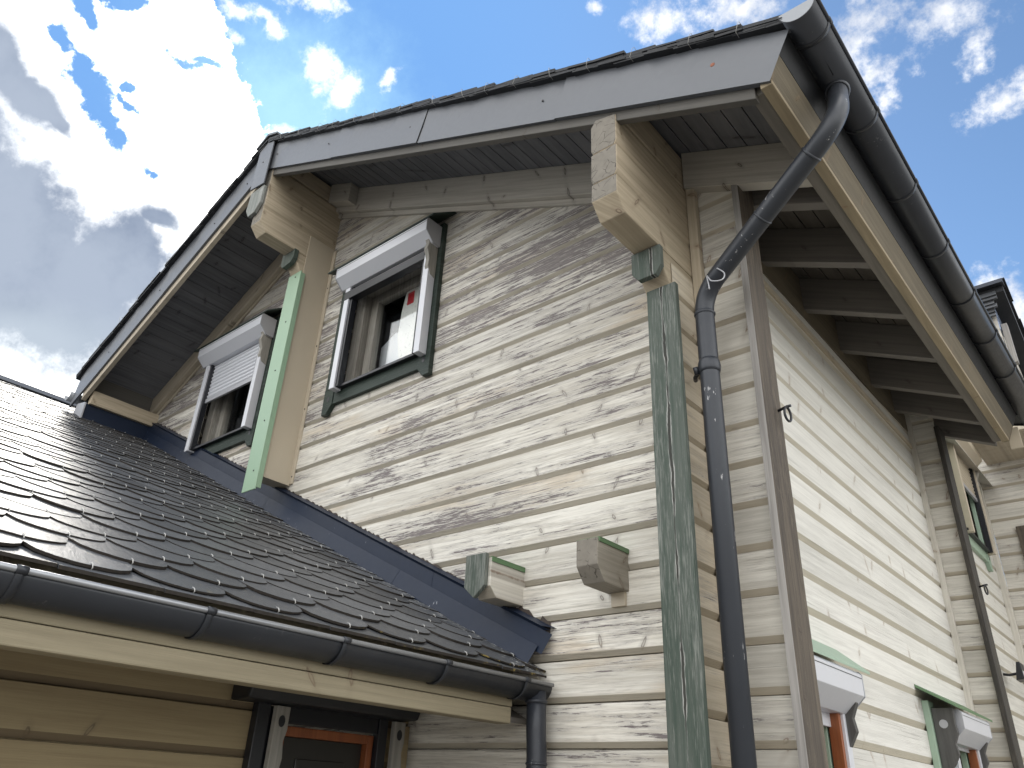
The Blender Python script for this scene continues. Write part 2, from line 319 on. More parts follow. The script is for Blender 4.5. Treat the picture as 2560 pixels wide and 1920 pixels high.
lich = t.ss(t.m('ADD', t.noise(P, 30, 4, .6), t.ss(x, -2.8, -2.5, 0., .06)), .70, .75)
cs = t.mix(t.m('MULTIPLY', lich, .5), cs, (.20, .17, .09))
spl = t.m('MULTIPLY', t.ss(t.m('ADD', t.noise(t.v('MULTIPLY', P, (1, .6, 1)), 42, 4, .65), t.ss(y, 2.72, 3.16, -.12, .09)), .64, .67), t.ss(y, 3.2, 3.19))
cs = t.mix(t.m('MULTIPLY', spl, .7), cs, (.62, .63, .62))
t.put(p.inputs['Base Color'], cs); t.put(p.inputs['Roughness'], t.m('ADD', .30, t.m('MULTIPLY', t.noise(P, 9, 4), .26)))
p.inputs['Specular IOR Level'].default_value = .42
bump(t, p, t.noise(t.v('MULTIPLY', P, (3, 11, 3)), 8, 7, .66), .5, .006)
SLATED = metal('dark_slate', (.018, .019, .022), .55, scuff=.5, spec=.3)
SLATEE, t, p = newmat('slate_edge')
P = t.n('ShaderNodeNewGeometry').outputs['Position']; x, y, z = t.sep(P)
ye_ = t.m('MULTIPLY', t.ss(t.noise(P, 38, 4, .6), .57, .65), t.m('MULTIPLY', t.m('MULTIPLY', t.ss(x, -2.62, -2.50), t.ss(x, -2.2, -2.3)), t.m('MULTIPLY', t.ss(y, 1.5, 2.3), t.ss(t.noise(t.v('MULTIPLY', P, (0, 1, 0)), 2.2, 2), .42, .6))))
t.put(p.inputs['Base Color'], t.mix(t.m('MULTIPLY', ye_, .8), t.mix(t.noise(P, 50, 4), (.012, .011, .010), (.045, .038, .032)), (.36, .27, .08))); p.inputs['Roughness'].default_value = .85; p.inputs['Specular IOR Level'].default_value = .2
HOOK = metal('bright_hook', (.46, .455, .44), .4, .3)
HOOK2 = metal('dull_hook', (.34, .335, .32), .5, .3)
GROUND, t, p = newmat('pale_gravel')
P = t.n('ShaderNodeNewGeometry').outputs['Position']
t.put(p.inputs['Base Color'], t.mix(t.noise(P, 30, 6, .7), (.21, .195, .17), (.32, .30, .265))); p.inputs['Roughness'].default_value = .9

# ------------------------------------------------------------------ mesh helper
class MB:
    def __init__(s, tf=None): s.v = []; s.f = []; s.mi = []; s.sm = []; s.tf = tf; s.cur = 0
    def pt(s, p):
        p = s.tf(*p) if s.tf else p
        s.v.append((p[0], p[1], p[2]+H)); return len(s.v)-1
    def face(s, ids, smooth=False): s.f.append(ids); s.mi.append(s.cur); s.sm.append(smooth)
    def quad(s, *pts): s.face([s.pt(p) for p in pts])
    def box(s, a, b):
        (x0, y0, z0), (x1, y1, z1) = a, b
        i = [s.pt(q) for q in ((x0, y0, z0), (x1, y0, z0), (x1, y1, z0), (x0, y1, z0), (x0, y0, z1), (x1, y0, z1), (x1, y1, z1), (x0, y1, z1))]
        for q in ((3, 2, 1, 0), (4, 5, 6, 7), (0, 1, 5, 4), (1, 2, 6, 5), (2, 3, 7, 6), (3, 0, 4, 7)): s.face([i[k] for k in q])
    def prism(s, poly, axis, a0, a1, smooth=False, off=None):
        """polygon in the two other axes, extruded along one; off(p) may return extra end offsets"""
        def mk(p, a):
            return {'x': (a, p[0], p[1]), 'y': (p[0], a, p[1]), 'z': (p[0], p[1], a)}[axis]
        n = len(poly); A = [s.pt(mk(p, a0(p) if callable(a0) else a0)) for p in poly]; B = [s.pt(mk(p, a1(p) if callable(a1) else a1)) for p in poly]
        s.face(A[::-1]); s.face(B)
        for i in range(n):
            j = (i+1) % n; s.face([A[i], A[j], B[j], B[i]], smooth)
    def tube(s, path, r, n=14, cap=True):
        path = [Vector(p) for p in path]; m = len(path); rs = r if isinstance(r, (list, tuple)) else [r]*m
        T = [(path[min(i+1, m-1)]-path[max(i-1, 0)]).normalized() for i in range(m)]
        u = T[0].orthogonal().normalized(); rings = []
        for i in range(m):
            u = (u - T[i]*u.dot(T[i])).normalized(); w = T[i].cross(u)
            rings.append([s.pt(path[i] + (u*math.cos(2*math.pi*k/n) + w*math.sin(2*math.pi*k/n))*rs[i]) for k in range(n)])
        for i in range(m-1):
            for k in range(n):
                j = (k+1) % n; s.face([rings[i][k], rings[i][j], rings[i+1][j], rings[i+1][k]], True)
        if cap: s.face(rings[0][::-1]); s.face(rings[-1])
    def disc(s, c, nrm, r, h, n=10):
        c = Vector(c); nrm = Vector(nrm).normalized(); s.tube([c, c+nrm*h*.6, c+nrm*h], [r, r, r*.6], n)
    def build(s, name, mats, parent=None, bevel=0., recalc=True, label=None):
        if not isinstance(mats, (list, tuple)): mats = [mats]
        xs = list(zip(*s.v)); org = Vector([(min(q)+max(q))/2 for q in xs])
        me = bpy.data.meshes.new(name); me.from_pydata([tuple(Vector(p)-org) for p in s.v], [], s.f)
        for q in mats: me.materials.append(q)
        for q, mi, sm in zip(me.polygons, s.mi, s.sm): q.material_index = mi; q.use_smooth = sm
        if recalc:
            bm = bmesh.new(); bm.from_mesh(me); bmesh.ops.recalc_face_normals(bm, faces=bm.faces); bm.to_mesh(me); bm.free()
        o = bpy.data.objects.new(name, me); COL.objects.link(o)
        if parent:
            w = Vector((0, 0, 0)); q = parent
            while q: w += q.location; q = q.parent
            o.parent = parent; o.location = org - w
        else: o.location = org
        if bevel:
            b = o.modifiers.new('bevel', 'BEVEL'); b.width = bevel; b.segments = 2; b.limit_method = 'ANGLE'; b.angle_limit = R(35)
        if label: o['label'] = label
        return o
def thing(name, label, cat, loc, group=None):
    o = bpy.data.objects.new(name, None); COL.objects.link(o); o.location = loc; o.empty_display_size = .3
    o['label'] = label; o['category'] = cat
    if group: o['group'] = group
    return o
def one(kind, parent, mats, fn, bevel=0., label=None, tf=None):
    b = MB(tf); fn(b); return b.build(kind, mats, parent, bevel, label=label)
def boxpart(kind, parent, mat, a, b, bevel=.004, label=None): return one(kind, parent, mat, lambda m: m.box(a, b), bevel, label)

# ------------------------------------------------------------------ ground
gm_ = MB(); gm_.quad((-400, -400, -H), (400, -400, -H), (400, 400, -H), (-400, 400, -H))
g_ = gm_.build('ground', GROUND, None); g_['kind'] = 'structure'; g_['label'] = 'pale gravel yard round the house'; g_['category'] = 'ground'

# ------------------------------------------------------------------ roof planes of the main house
DV = 2.42                                                   # front plane of the verge sheet
RX, RZ = -5.18, 4.862                                       # ridge line, level of the lower verge edge
def tilt(y): return .0195*(y-DV)
def zR(x, y=DV): return RZ - .4694*(x-RX) + tilt(y)
def zL(x, y=DV): return RZ + .5207*(x-RX)
def zS(x, y=DV): return zR(x, y) if x > RX else zL(x, y)
def zA(x): return .585 - .485*(x+2.53)                      # slates of the annex roof
house = thing('timber_house', 'two storey timber house with peeling white boards, slate roof and deep overhanging eaves', 'house', (-4.6, 6.6, 0))

def board_wall(b, axis, plane, out, z0, ztop, lim, holes=(), phase=GZ, jit=.0015, bv=.029, seam=(.003, .030)):
    """horizontal boards: flat face, bevelled underside, a ledge on top of each"""
    k = math.floor((z0-phase)/PITCHB); z = phase + k*PITCHB
    while z < ztop:
        j = random.uniform(-jit, jit)
        prof = [(z, seam[1]), (z+seam[0], seam[1]), (z+seam[0]+.0005, .017), (z+bv, .0015+j), (z+bv+.003, 0+j), (z+PITCHB*.6, j*.6), (z+PITCHB-.003, -j*.3), (z+PITCHB, seam[1])]
        cuts = sorted({h for q in holes for h in (q[2], q[3]) if z < h < z+PITCHB} | ({z0} if z < z0 < z+PITCHB else set()))
        pr = [prof[0]]
        for (za, da), (zb, db) in zip(prof, prof[1:]):
            for cz in cuts:
                if za < cz < zb: pr.append((cz, da+(db-da)*(cz-za)/(zb-za)))
            pr.append((zb, db))
        for (za, da), (zb, db) in zip(pr, pr[1:]):
            if zb <= z0+1e-6: continue
            la, lb = lim(za), lim(zb)
            if la[1]-la[0] <= .01: continue
            if lb[1] <= lb[0]: lb = ((la[0]+la[1])/2,)*2
            zm = (za+zb)/2; iv = [[la[0], la[1], lb[0], lb[1]]]
            for (h0, h1, hz0, hz1) in holes:
                if hz0 < zm < hz1:
                    nv = []
                    for q in iv:
                        if h0 > q[0] and h1 < q[1]: nv += [[q[0], h0, q[2], h0], [h1, q[1], h1, q[3]]]
                        elif h0 <= q[0] < h1 < q[1]: nv.append([h1, q[1], h1, q[3]])
                        elif q[0] < h0 < q[1] <= h1: nv.append([q[0], h0, q[2], h0])
                        elif h0 <= q[0] and h1 >= q[1]: pass
                        else: nv.append(q)
                    iv = nv
            for q in iv:
                pts = [(q[0], da, za), (q[1], da, za), (q[3], db, zb), (q[2], db, zb)]
                if axis == 'x': b.quad(*[(u, plane-out*d, w) for u, d, w in pts])
                else: b.quad(*[(plane-out*d, u, w) for u, d, w in pts])
        z += PITCHB

# window openings on the gable: (x0, x1, z0, z1)
W1X, W2X = -4.757, -6.915
HO = [(W1X+.14, W1X+1.09, 2.80, 3.80), (W2X+.14, W2X+1.09, 2.80, 3.80)]
b = MB()
def glim(z):
    return (max(-8.5, RX - (RZ+.26-z)/.5207), min(-1.475, RX + (RZ+.26-z)/.4694))
board_wall(b, 'x', 3.2, -1, -H, 5.0, glim, HO, seam=(.0065, .045), jit=.003)
b.build('gable_wall', GABLE, house, recalc=False)
b = MB(); board_wall(b, 'x', 3.2, -1, -H, 3.20, lambda z: (-1.475, -1.245)); b.build('log_end_wall', STRIP, house, recalc=False, label='narrow wall strip between downpipe and brown corner board')
# side wall with its openings: (y0, y1, z0, z1)
SO = [(3.44, 3.98, -1.0, .46), (6.02, 6.60, -1.0, .49), (8.50, 9.42, 2.58, 3.55)]
b = MB(); board_wall(b, 'y', -1.47, 1, -H, 3.10, lambda z: (3.30, 10.0), SO, GZ+PITCHB/2, bv=.036); b.build('side_wall', SIDE, house, recalc=False)
# unseen walls that close the house
b = MB(); b.box((-8.2, 12.9, -H), (-1.6, 13.0, 3.0)); b.box((-8.45, 3.3, -H), (-8.35, 12.9, 3.0)); b.build('rear_wall', SIDE, house)

# return of the cross wall beside the green post
b = MB(); board_wall(b, 'y', -1.53, 1, -H, 2.36, lambda z: (2.93, 3.2), (), GZ+PITCHB/2)
b.quad((-1.65, 2.93, -H), (-1.53-.02, 2.93, -H), (-1.53-.02, 2.93, 2.33), (-1.65, 2.93, 2.33)); b.quad((-1.65, 2.93, -H), (-1.65, 3.2, -H), (-1.65, 3.2, 2.33), (-1.65, 2.93, 2.33))
b.build('cross_wall_end', RETURN, house, recalc=False)
boxpart('post_cladding', house, GREEN, (-1.662, 2.896, -H), (-1.497, 2.931, 2.335), .005, 'weathered green board with a long crack')
boxpart('corner_trim', house, TRIMW, (-1.528, 3.155, -H), (-1.474, 3.199, 3.16))
boxpart('corner_board', house, BROWN, (-1.252, 3.145, -H), (-1.214, 3.345, 3.14), .005, 'brown weathered corner board')
boxpart('corner_board_edge', house, BROWNG, (-1.250, 3.138, -H), (-1.216, 3.144, 3.13), .001)
boxpart('corner_board', house, BROWND, (-1.252, 7.10, -H), (-1.214, 7.30, 3.10), .005)
b = MB(); board_wall(b, 'x', 7.155, -1, -H, 3.4, lambda z: (-1.44, -1.252)); b.build('log_end_wall', STRIP, house, recalc=False)
boxpart('corner_trim', house, TRIML, (-1.472, 7.11, -H), (-1.428, 7.154, 3.3))
boxpart('corner_trim', house, TRIML, (-1.472, 9.94, -H), (-1.41, 9.998, 3.7))

# ridge and side purlins: stacked logs with stepped ends
def purlin(xl, xr, top, levels, yf, slope):
    b = MB()
    zs = levels                                             # falling list of joint levels, last is the underside
    def sect(zt, zb): return [(xl+.012, zb+.001), (xr-.012, zb+.001), (xr, zb+.032), (xr, zt-.001), (xl, zt-.001), (xl, zb+.032)]
    prev = top
    for i, zb in enumerate(zs[:-1]):
        b.prism(sect(prev, zb) if i else [(xl+.012, zb+.001), (xr-.012, zb+.001), (xr, zb+.032), (xr, top-.03), (xl+.03, top), (xl, top-.04), (xl, zb+.032)], 'y', yf, 3.22); prev = zb
    b.prism([(xl+.004, top-.002), (xr-.004, top-.002), (xr-.004, top+slope[0]), (xl+.004, top+slope[1])], 'y', yf+.062, 3.22)
    zb = zs[-1]
    b.prism([(yf, prev-.001), (yf, zb+.085), (yf+.075, zb), (3.22, zb), (3.22, prev-.001)], 'x', xl+.002, xr-.002)
    for f, poly in enumerate(b.f):
        ys = [b.v[i][1] for i in poly]
        if max(ys)-min(ys) < 1e-5 and ys[0] < yf+.01: b.mi[f] = 1
    b.build('purlin', [BEAM, ENDG], house, .006)
    # bracket log below it
    b = MB(); b.prism([(yf+.41, zb-.002), (yf+.41, zb-.10), (yf+.49, zb-.20), (3.22, zb-.20), (3.22, zb-.002)], 'x', xl+.004, xr-.004)
    return b.build('purlin_bracket', BEAM, house, .006), zb
pb, zb = purlin(-1.682, -1.53, 3.16, [2.925, 2.725, 2.53], 2.432, (.22, .29))
one('bracket_cap', house, GREEN, lambda m: m.prism([(-1.69, 2.525), (-1.69, 2.40), (-1.655, 2.352), (-1.555, 2.352), (-1.522, 2.40), (-1.522, 2.525)], 'y', 2.805, 2.84), .003)
pb, zb = purlin(-5.215, -5.065, 4.88, [4.60, 4.38, 4.155], 2.436, (.165, .165))
one('bracket_cap', house, GREEN, lambda m: m.prism([(-5.235, 4.165), (-5.235, 4.05), (-5.20, 4.012), (-5.09, 4.03), (-5.055, 4.07), (-5.055, 4.165)], 'y', 2.80, 2.845), .003)
one('purlin_cap', house, GREYP, lambda m: m.prism([(-5.285, 4.62), (-5.30, 4.43), (-5.24, 4.335), (-5.15, 4.345), (-5.085, 4.43), (-5.085, 4.62)], 'y', 2.402, 2.432), .003, 'flaking grey board under the metal plate')
b = MB(); b.quad
def capplate(m):
    m.prism([(-5.29, 4.65), (-5.075, 4.62), (-5.075, 5.14), (-5.18, 5.21), (-5.29, 5.15)], 'y', 2.385, 2.399)
one('ridge_plate', house, VERGE, capplate, .003)

# cladding of the cross wall at the ridge: beige sheet and pale green front
b = MB(); b.box((-5.20, 2.93, 2.09), (-5.062, 3.197, 4.39)); b.box((-5.062, 3.185, 2.10), (-5.022, 3.199, 4.36)); 
b.build('cladding_panel', BEIGE, house, .002)
b = MB(); b.box((-5.218, 2.893, 1.97), (-5.038, 2.903, 3.975)); b.box((-5.05, 2.903, 1.985), (-5.038, 2.94, 3.96)); b.build('cladding_front', GREENL, house, .002, label='pale green sheet strip')
def screw(parent, pos, nrm, mat=SCREW, r=.007): 
    return one('screw', parent, mat, lambda m: m.disc(pos, nrm, r, .004))
for z in (2.13, 2.55, 3.0, 3.47, 3.93): screw(house, (-5.11, 2.893, z), (0, -1, 0))
for z in (2.16, 2.75, 3.35, 3.95): screw(house, (-5.04, 3.185, z), (0, -1, 0))

# ------------------------------------------------------------------ roof of the main house
def slabsec(off0, off1, x0, x1, n=1):                       # sloped section polygon (x,z) following the roof plane at a side
    f = zR if x0 >= RX-.01 else zL
    return [(x0, f(x0)+off0), (x1, f(x1)+off0), (x1, f(x1)+off1), (x0, f(x0)+off1)]
def sloped(b, x0, x1, o0, o1, y0, y1):
    """sloped slab that follows the roof's plane and its slight fall along y"""
    f = zR if (x0+x1)/2 > RX else zL
    v = [b.pt(q) for q in ((x0, y0, f(x0, y0)+o0), (x1, y0, f(x1, y0)+o0), (x1, y1, f(x1, y1)+o0), (x0, y1, f(x0, y1)+o0),
                           (x0, y0, f(x0, y0)+o1), (x1, y0, f(x1, y0)+o1), (x1, y1, f(x1, y1)+o1), (x0, y1, f(x0, y1)+o1))]
    for q in ((3, 2, 1, 0), (4, 5, 6, 7), (0, 1, 5, 4), (1, 2, 6, 5), (2, 3, 7, 6), (3, 0, 4, 7)): b.face([v[k] for k in q])
XE, XW = -.745, -8.09
YB = 7.2
# roof body (solid between soffit boards and slates)
b = MB(); sloped(b, RX, XE-.03, .283, .292, DV+.03, 7.55); sloped(b, XW+.1, RX, .283, .292, DV+.03, 13.); sloped(b, RX, -1.3, .283, .292, 7.55, 13.); b.build('roof_deck', RAFT, house)
# soffit boards, running along y
def soffit(x0, x1, y0, y1, mat=None):
    b = MB(); w = .112; x = x0
    while x < x1:
        xe = min(x+w-.007, x1); f = zR if x >= RX else zL; j = random.uniform(0, .002)
        sloped(b, x, xe, .248+j, .281, y0, y1); x += w
    b.build('soffit', mat or SOFF, house)
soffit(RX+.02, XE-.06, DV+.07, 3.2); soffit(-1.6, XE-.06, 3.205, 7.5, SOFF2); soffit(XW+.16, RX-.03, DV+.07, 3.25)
# barge boards behind the sheet
b = MB(); sloped(b, RX+.12, XE-.07, -.062, .2, DV+.022, DV+.064); b.build('barge_board', BARGE, house, .003)
b = MB(); sloped(b, XW+.19, RX-.12, -.075, .2, DV+.022, DV+.064); b.build('barge_board', RAFTL, house, .003)
# sheet metal on the verges, in lengths that overlap
def sheet(x0, x1, s0, s1, yo, right):
    f = zR if right else zL; b = MB(); n = 14; rows = []
    for i in range(n+1):
        u = i/n; xl = x0+(x1-x0)*u; sh = s0+(s1-s0)*u; xt = xl+sh
        wv = .004*math.sin(xl*9+yo*300)+.003*math.sin(xl*23)
        rows.append([b.pt(q) for q in ((xl, DV+.02, f(xl)+.002), (xl, DV-yo, f(xl)), (xl+sh*.5, DV-yo, f(xl+sh*.5)+.15), (xt, DV-yo+wv*.6, f(xt)+.30), (xt, DV+.02, f(xt)+.302))])
    for i in range(n):
        for k in range(4): b.face([rows[i][k], rows[i+1][k], rows[i+1][k+1], rows[i][k+1]], False)
    return b.build('verge_sheet', VERGE, house)
K = DV/2.36
seam = [RX+.02, -4.025*K, -3.01*K, -1.862*K, -.735]
for i in range(4):
    s0 = 0 if i == 0 else .08*K; s1 = .115 if i == 3 else .08*K
    sheet(seam[i], seam[i+1]-(.005 if i < 3 else 0), s0, s1, (.001, .008, .002, .009)[i], True)
for i, (x0, x1) in enumerate(((-8.11, -6.6), (-6.61, RX-.02))): sheet(x0, x1, .06 if i == 0 else 0, 0, .002*i, False)
for x in (-5.02, -4.2, -3.18, -2.0): screw(house, (x, DV-.006, zR(x)+.16), (0, -1, 0))
screw(house, (-.98, DV-.007, zR(-.98)+.17), (0, -1, 0), metal('rusty_screw', (.25, .09, .05), .7), .012)
for x in (-5.45, -5.9, -6.7, -7.5): screw(house, (x, DV-.004, zL(x)+.12), (0, -1, 0))
screw(house, (-5.18, 2.385, 4.92), (0, -1, 0))
# slates at the verge: overlapping layers seen edge on, with bent wire hooks
def rag(f, x, y, o): return (x, y, f(x, y)+o)
def verge_slates(right):
    f = zR if right else zL; sg = 1 if right else -1; b = MB()
    L = (XE+.19-RX) if right else (RX-XW+.02); s = 0.
    while s < L:
        x0 = RX+sg*max(s-.17, 0); x1 = RX+sg*min(s+.20+random.uniform(-.03, .03), L); yo = DV-.035-random.uniform(0, .018)
        for (o0, o1, th) in ((.326, .346, .016), (.312, .332, .015), (.296, .314, .015)):
            x0j = x0+random.uniform(-.03, .03)*1; tl = random.uniform(-.004, .006); yj = yo+random.uniform(0, .012)
            pts = []
            for xx, o in ((x0j, o0), ((x0j+x1)/2, (o0+o1)/2), (x1, o1+tl)):
                pts.append((xx, o+random.uniform(-.003, .003)))
            for (xa, oa), (xb, ob) in zip(pts, pts[1:]):
                v = [b.pt(q) for q in ((xa, yj, f(xa)+oa), (xb, yj+random.uniform(-.004, .004), f(xb)+ob), (xb, DV+.34, f(xb)+ob), (xa, DV+.34, f(xa)+oa),
                                       (xa, yj, f(xa)+oa+th), (xb, yj+random.uniform(-.004, .004), f(xb)+ob+th), (xb, DV+.34, f(xb)+ob+th), (xa, DV+.34, f(xa)+oa+th))]
                b.cur = 0
                for q in ((3, 2, 1, 0), (4, 5, 6, 7), (0, 1, 5, 4), (1, 2, 6, 5), (2, 3, 7, 6), (3, 0, 4, 7)): b.face([v[k] for k in q])
        s += .155
    b.cur = 1
    s = .25
    while s < L-.05:
        xx = RX+sg*s; lean = random.uniform(-.03, .03); y0 = DV-.057
        b.tube([(xx, y0+.08, f(xx)+.368), (xx, y0-.002, f(xx)+.362), (xx+lean*.3, y0-.006, f(xx)+.352), (xx+lean, y0-.003, f(xx+lean)+.296), (xx+lean, y0+.03, f(xx+lean)+.29)], .0012, 5)
        s += random.uniform(.2, .34)
    b.build('verge_slates', [SLATED, HOOK2], house, label='stacked slate edge with wire hooks on the '+('right' if right else 'left')+' verge')
verge_slates(True); verge_slates(False)
# the field of slates behind the verge, in stepped courses
def field(right, xa, xb, ya, yb):
    b = MB(); n = int(abs(xb-xa)/.16); f = zR if right else zL
    for i in range(n):
        x0 = xa+(xb-xa)*i/n; x1 = xa+(xb-xa)*(i+1.4)/n
        if right: x1 = min(x1, xb+.0)
        y = ya
        while y < yb:
            ye = min(y+random.uniform(.24, .30), yb)
            v = [b.pt(q) for q in ((x0, y, f(x0, y)+.285), (x1, y, f(x1, y)+.318), (x1, ye-.004, f(x1, ye)+.318), (x0, ye-.004, f(x0, ye)+.285), (x0, y, f(x0, y)+.295), (x1, y, f(x1, y)+.332), (x1, ye-.004, f(x1, ye)+.332), (x0, ye-.004, f(x0, ye)+.295))]
            for q in ((4, 5, 6, 7), (0, 1, 5, 4), (1, 2, 6, 5), (2, 3, 7, 6), (3, 0, 4, 7)): b.face([v[k] for k in q])
            y = ye
    b.build('roof_slates', SLATED, house)
field(True, RX, XE+.19, DV+.3, 7.6); field(False, RX, XW+.05, DV+.3, 13.)
one('ridge_cap', house, SLATE, lambda m: m.prism([(RX-.16, RZ+.29), (RX, RZ+.365), (RX+.16, RZ+.30), (RX+.16, RZ+.32), (RX+.0, RZ+.392), (RX-.16, RZ+.31)], 'y', DV-.055, 13.))
# rafters
def rafter(x0, x1, y0, y1, depth, mat):
    b = MB(); sloped(b, x0, x1, -depth, .247, y0, y1); return b.build('rafter', mat, house, .004)
rafter(-1.527, -.846, 3.135, 3.21, .022, RAFT); rafter(RX+.125, -1.686, 3.125, 3.17, .022, RAFT)
rafter(XW+.16, RX-.04, 3.135, 3.18, -.028, RAFTL)
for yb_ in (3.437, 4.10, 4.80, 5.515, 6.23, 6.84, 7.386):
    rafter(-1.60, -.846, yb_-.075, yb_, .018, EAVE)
b = MB(); sloped(b, RX+.12, RX+.44, .03, .245, 3.03, 3.124); b.build('ridge_block', RAFT, house, .004)
b = MB(); sloped(b, RX+.1, -1.69, -.066, .12, 3.172, 3.199); b.build('gable_trim', RAFT, house, .003)
b = MB(); sloped(b, -8.05, RX-.04, -.01, .12, 3.182, 3.199); b.build('gable_trim', RAFTL, house, .003)
# blocking between the rafters on the side wall
b = MB(); sloped(b, -1.60, -1.462, -.10, .246, 3.22, 7.5); b.build('wall_plate', FASC2, house)
b = MB(); b.box((-1.4725, 3.36, 2.93), (-1.452, 7.10, 2.975)); b.build('ledger', RETURN, house, .003)
# fascia on the right eave: two boards
def alongy(b, poly, y0, y1):
    A = [b.pt((p[0], y0, p[1]+tilt(y0))) for p in poly]; B = [b.pt((p[0], y1, p[1]+tilt(y1))) for p in poly]; n = len(poly)
    b.face(A[::-1]); b.face(B)
    for i in range(n): b.face([A[i], A[(i+1) % n], B[(i+1) % n], B[i]])
b = MB(); alongy(b, [(-.784, 2.772), (-.731, 2.772), (-.731, 2.80), (-.784, 2.80)], DV+.006, 7.20); b.build('fascia', FASC, house, .003)
b = MB(); alongy(b, [(-.845, 2.785), (-.785, 2.785), (-.785, 2.95), (-.845, 2.95)], DV+.045, 7.20); b.build('fascia', FASCG, house, .003)
b = MB(); alongy(b, [(-.784, 2.806), (-.739, 2.806), (-.737, 2.812), (-.684, 2.935), (-.784, 2.935)], DV+.006, 7.30); b.build('fascia', FASC2, house, .002)
b = MB(); alongy(b, [(-.700, 2.925), (-.684, 2.930), (-.638, 3.03), (-.70, 3.03)], DV+.02, 7.3); b.build('eave_shade_flashing', SLATED, house)  # flashing made wide and dark, shade under the gutter put into its colour
boxpart('fascia_end', house, BEIGE, (-.745, 7.31, 2.83), (-.655, 7.33, 3.02), .002)
# left eave fascia and the dark upstand below it
boxpart('fascia', house, BEAM, (-7.86, 2.50, 3.325), (-7.80, 3.199, 3.47), .004)
boxpart('eave_board', house, BARGE, (-8.0, 2.47, 3.40), (-7.93, 3.25, 3.70))
boxpart('upstand', house, FLASH, (-7.90, 2.47, 3.05), (-7.84, 3.199, 3.33), .003)
one('upstand', house, ALU2, lambda m: m.prism([(-8.06, 3.22), (-7.80, 3.10), (-7.80, 3.32), (-8.0, 3.36)], 'y', 2.455, 2.469))

# ------------------------------------------------------------------ gutters
def halfround(b, cx, cz, r, y0, y1, zt, n=14, a0=180, a1=360):
    th = .003; P0, P1 = [], []
    for k in range(n+1):
        a = R(a0+(a1-a0)*k/n); P0.append((cx+r*math.cos(a), cz+r*math.sin(a))); P1.append((cx+(r-th)*math.cos(a), cz+(r-th)*math.sin(a)))
    poly = P0+P1[::-1]
    A = [b.pt((p[0], y0, p[1]+zt(y0))) for p in poly]; B = [b.pt((p[0], y1, p[1]+zt(y1))) for p in poly]; m = len(poly)
    for i in range(n): b.face([A[i], A[i+1], A[m-2-i], A[m-1-i]]); b.face([B[i], B[i+1], B[m-2-i], B[m-1-i]])
    for i in range(m):
        j = (i+1) % m; b.face([A[i], A[j], B[j], B[i]], i != n and i != m-1)
def gutter(parent, cx, cz, r, y0, y1, zt, ends, beadmat, bracks, bs=1):
    b = MB(); halfround(b, cx, cz, r, y0, y1, zt); g = b.build('gutter', ZINC, parent)
    b = MB(); b.tube([(cx+r+.003, y0, cz+zt(y0)), (cx+r+.003, y1, cz+zt(y1))], .0095, 12); b.build('gutter_bead', beadmat, g)
    for ye in ends:
        b = MB(); poly = [(cx+(r-.004)*math.cos(R(180+180*k/16)), cz+(r-.004)*math.sin(R(180+180*k/16))) for k in range(17)]
        s = 1 if ye < (y0+y1)/2 else -1
        b.prism([(p[0], p[1]+zt(ye)) for p in poly], 'y', ye+.002*s, ye+.006*s); b.build('gutter_end', ZINCE, g)
    for yb in bracks:
        b = MB(); halfround(b, cx, cz, r+.005, yb-.012, yb+.012, zt, 14, 176, 362)
        b.tube([(cx+r+.003, yb-.016, cz+zt(yb)), (cx+r+.003, yb+.016, cz+zt(yb))], .0125, 12); b.build('gutter_bracket', ZINC, g)
    return g
g1 = gutter(house, -.566, 3.085, .082, DV-.045, 7.6, tilt, (DV-.045,), ZINC, (2.535, 3.18, 3.83, 4.49, 5.15, 5.80, 6.45))
b = MB(); b.tube([(-.566+.082-.166, DV, 3.085-.012), (-.650, 7.5, 3.085+tilt(7.5)-.012)], .006, 8); b.build('gutter_bead', ZINC, g1)
# small gutter end beyond the left verge
b = MB(); halfround(b, -8.17, 3.50, .075, DV-.03, 3.4, lambda y: 0); b.build('gutter', ZINCE, house, label='small gutter end beyond the left verge')
# main downpipe
def bez(pts, n=10):
    """rounded polyline: straight runs joined by quadratic bends"""
    out = [Vector(pts[0])]
    for i in range(1, len(pts)-1):
        A, B, C, rr = Vector(pts[i-1]), Vector(pts[i][:3]), Vector(pts[i+1][:3]), pts[i][3]
        p0 = B+(A-B).normalized()*rr if len(pts[i-1]) == 3 else B+(Vector(pts[i-1][:3])-B).normalized()*rr
        p1 = B+(C-B).normalized()*rr
        for k in range(n+1):
            t_ = k/n; out.append(p0*(1-t_)**2+B*2*t_*(1-t_)+p1*t_**2)
    out.append(Vector(pts[-1])); return out
PX, PY = -1.402, 3.0
PA, PB = Vector((-.575, 2.862, 3.02)), Vector((-.552, 2.672, 2.655))
path = bez([tuple(PA), (*PB, .17), (PX, PY, 2.27, .12), (PX, PY, -H)], 14)
b = MB(); b.tube(path, .0465, 20); dp = b.build('downpipe', PIPE, house, label='paint spattered dark downpipe bent to the gutter')
def collar(parent, p, d, r, L, mat=PIPE):
    p = Vector(p); d = Vector(d).normalized(); b = MB(); b.tube([p-d*L, p-d*L*.6, p, p+d*L*.6, p+d*L], [r-.004, r, r+.003, r, r-.004], 20); b.build('pipe_collar', mat, parent)
dd = (Vector((PX, PY, 2.27))-PB).normalized(); p0 = PB.copy()
collar(dp, p0+dd*.18, dd, .0485, .009); collar(dp, p0+dd*.52, dd, .0478, .008); collar(dp, (PX, PY, 2.15), (0, 0, 1), .0495, .012)
collar(dp, (PX, PY, 1.855), (0, 0, 1), .0515, .035); collar(dp, PA+(PB-PA).normalized()*.035, PB-PA, .055, .014); collar(dp, (PX, PY, -.2), (0, 0, 1), .0515, .035)
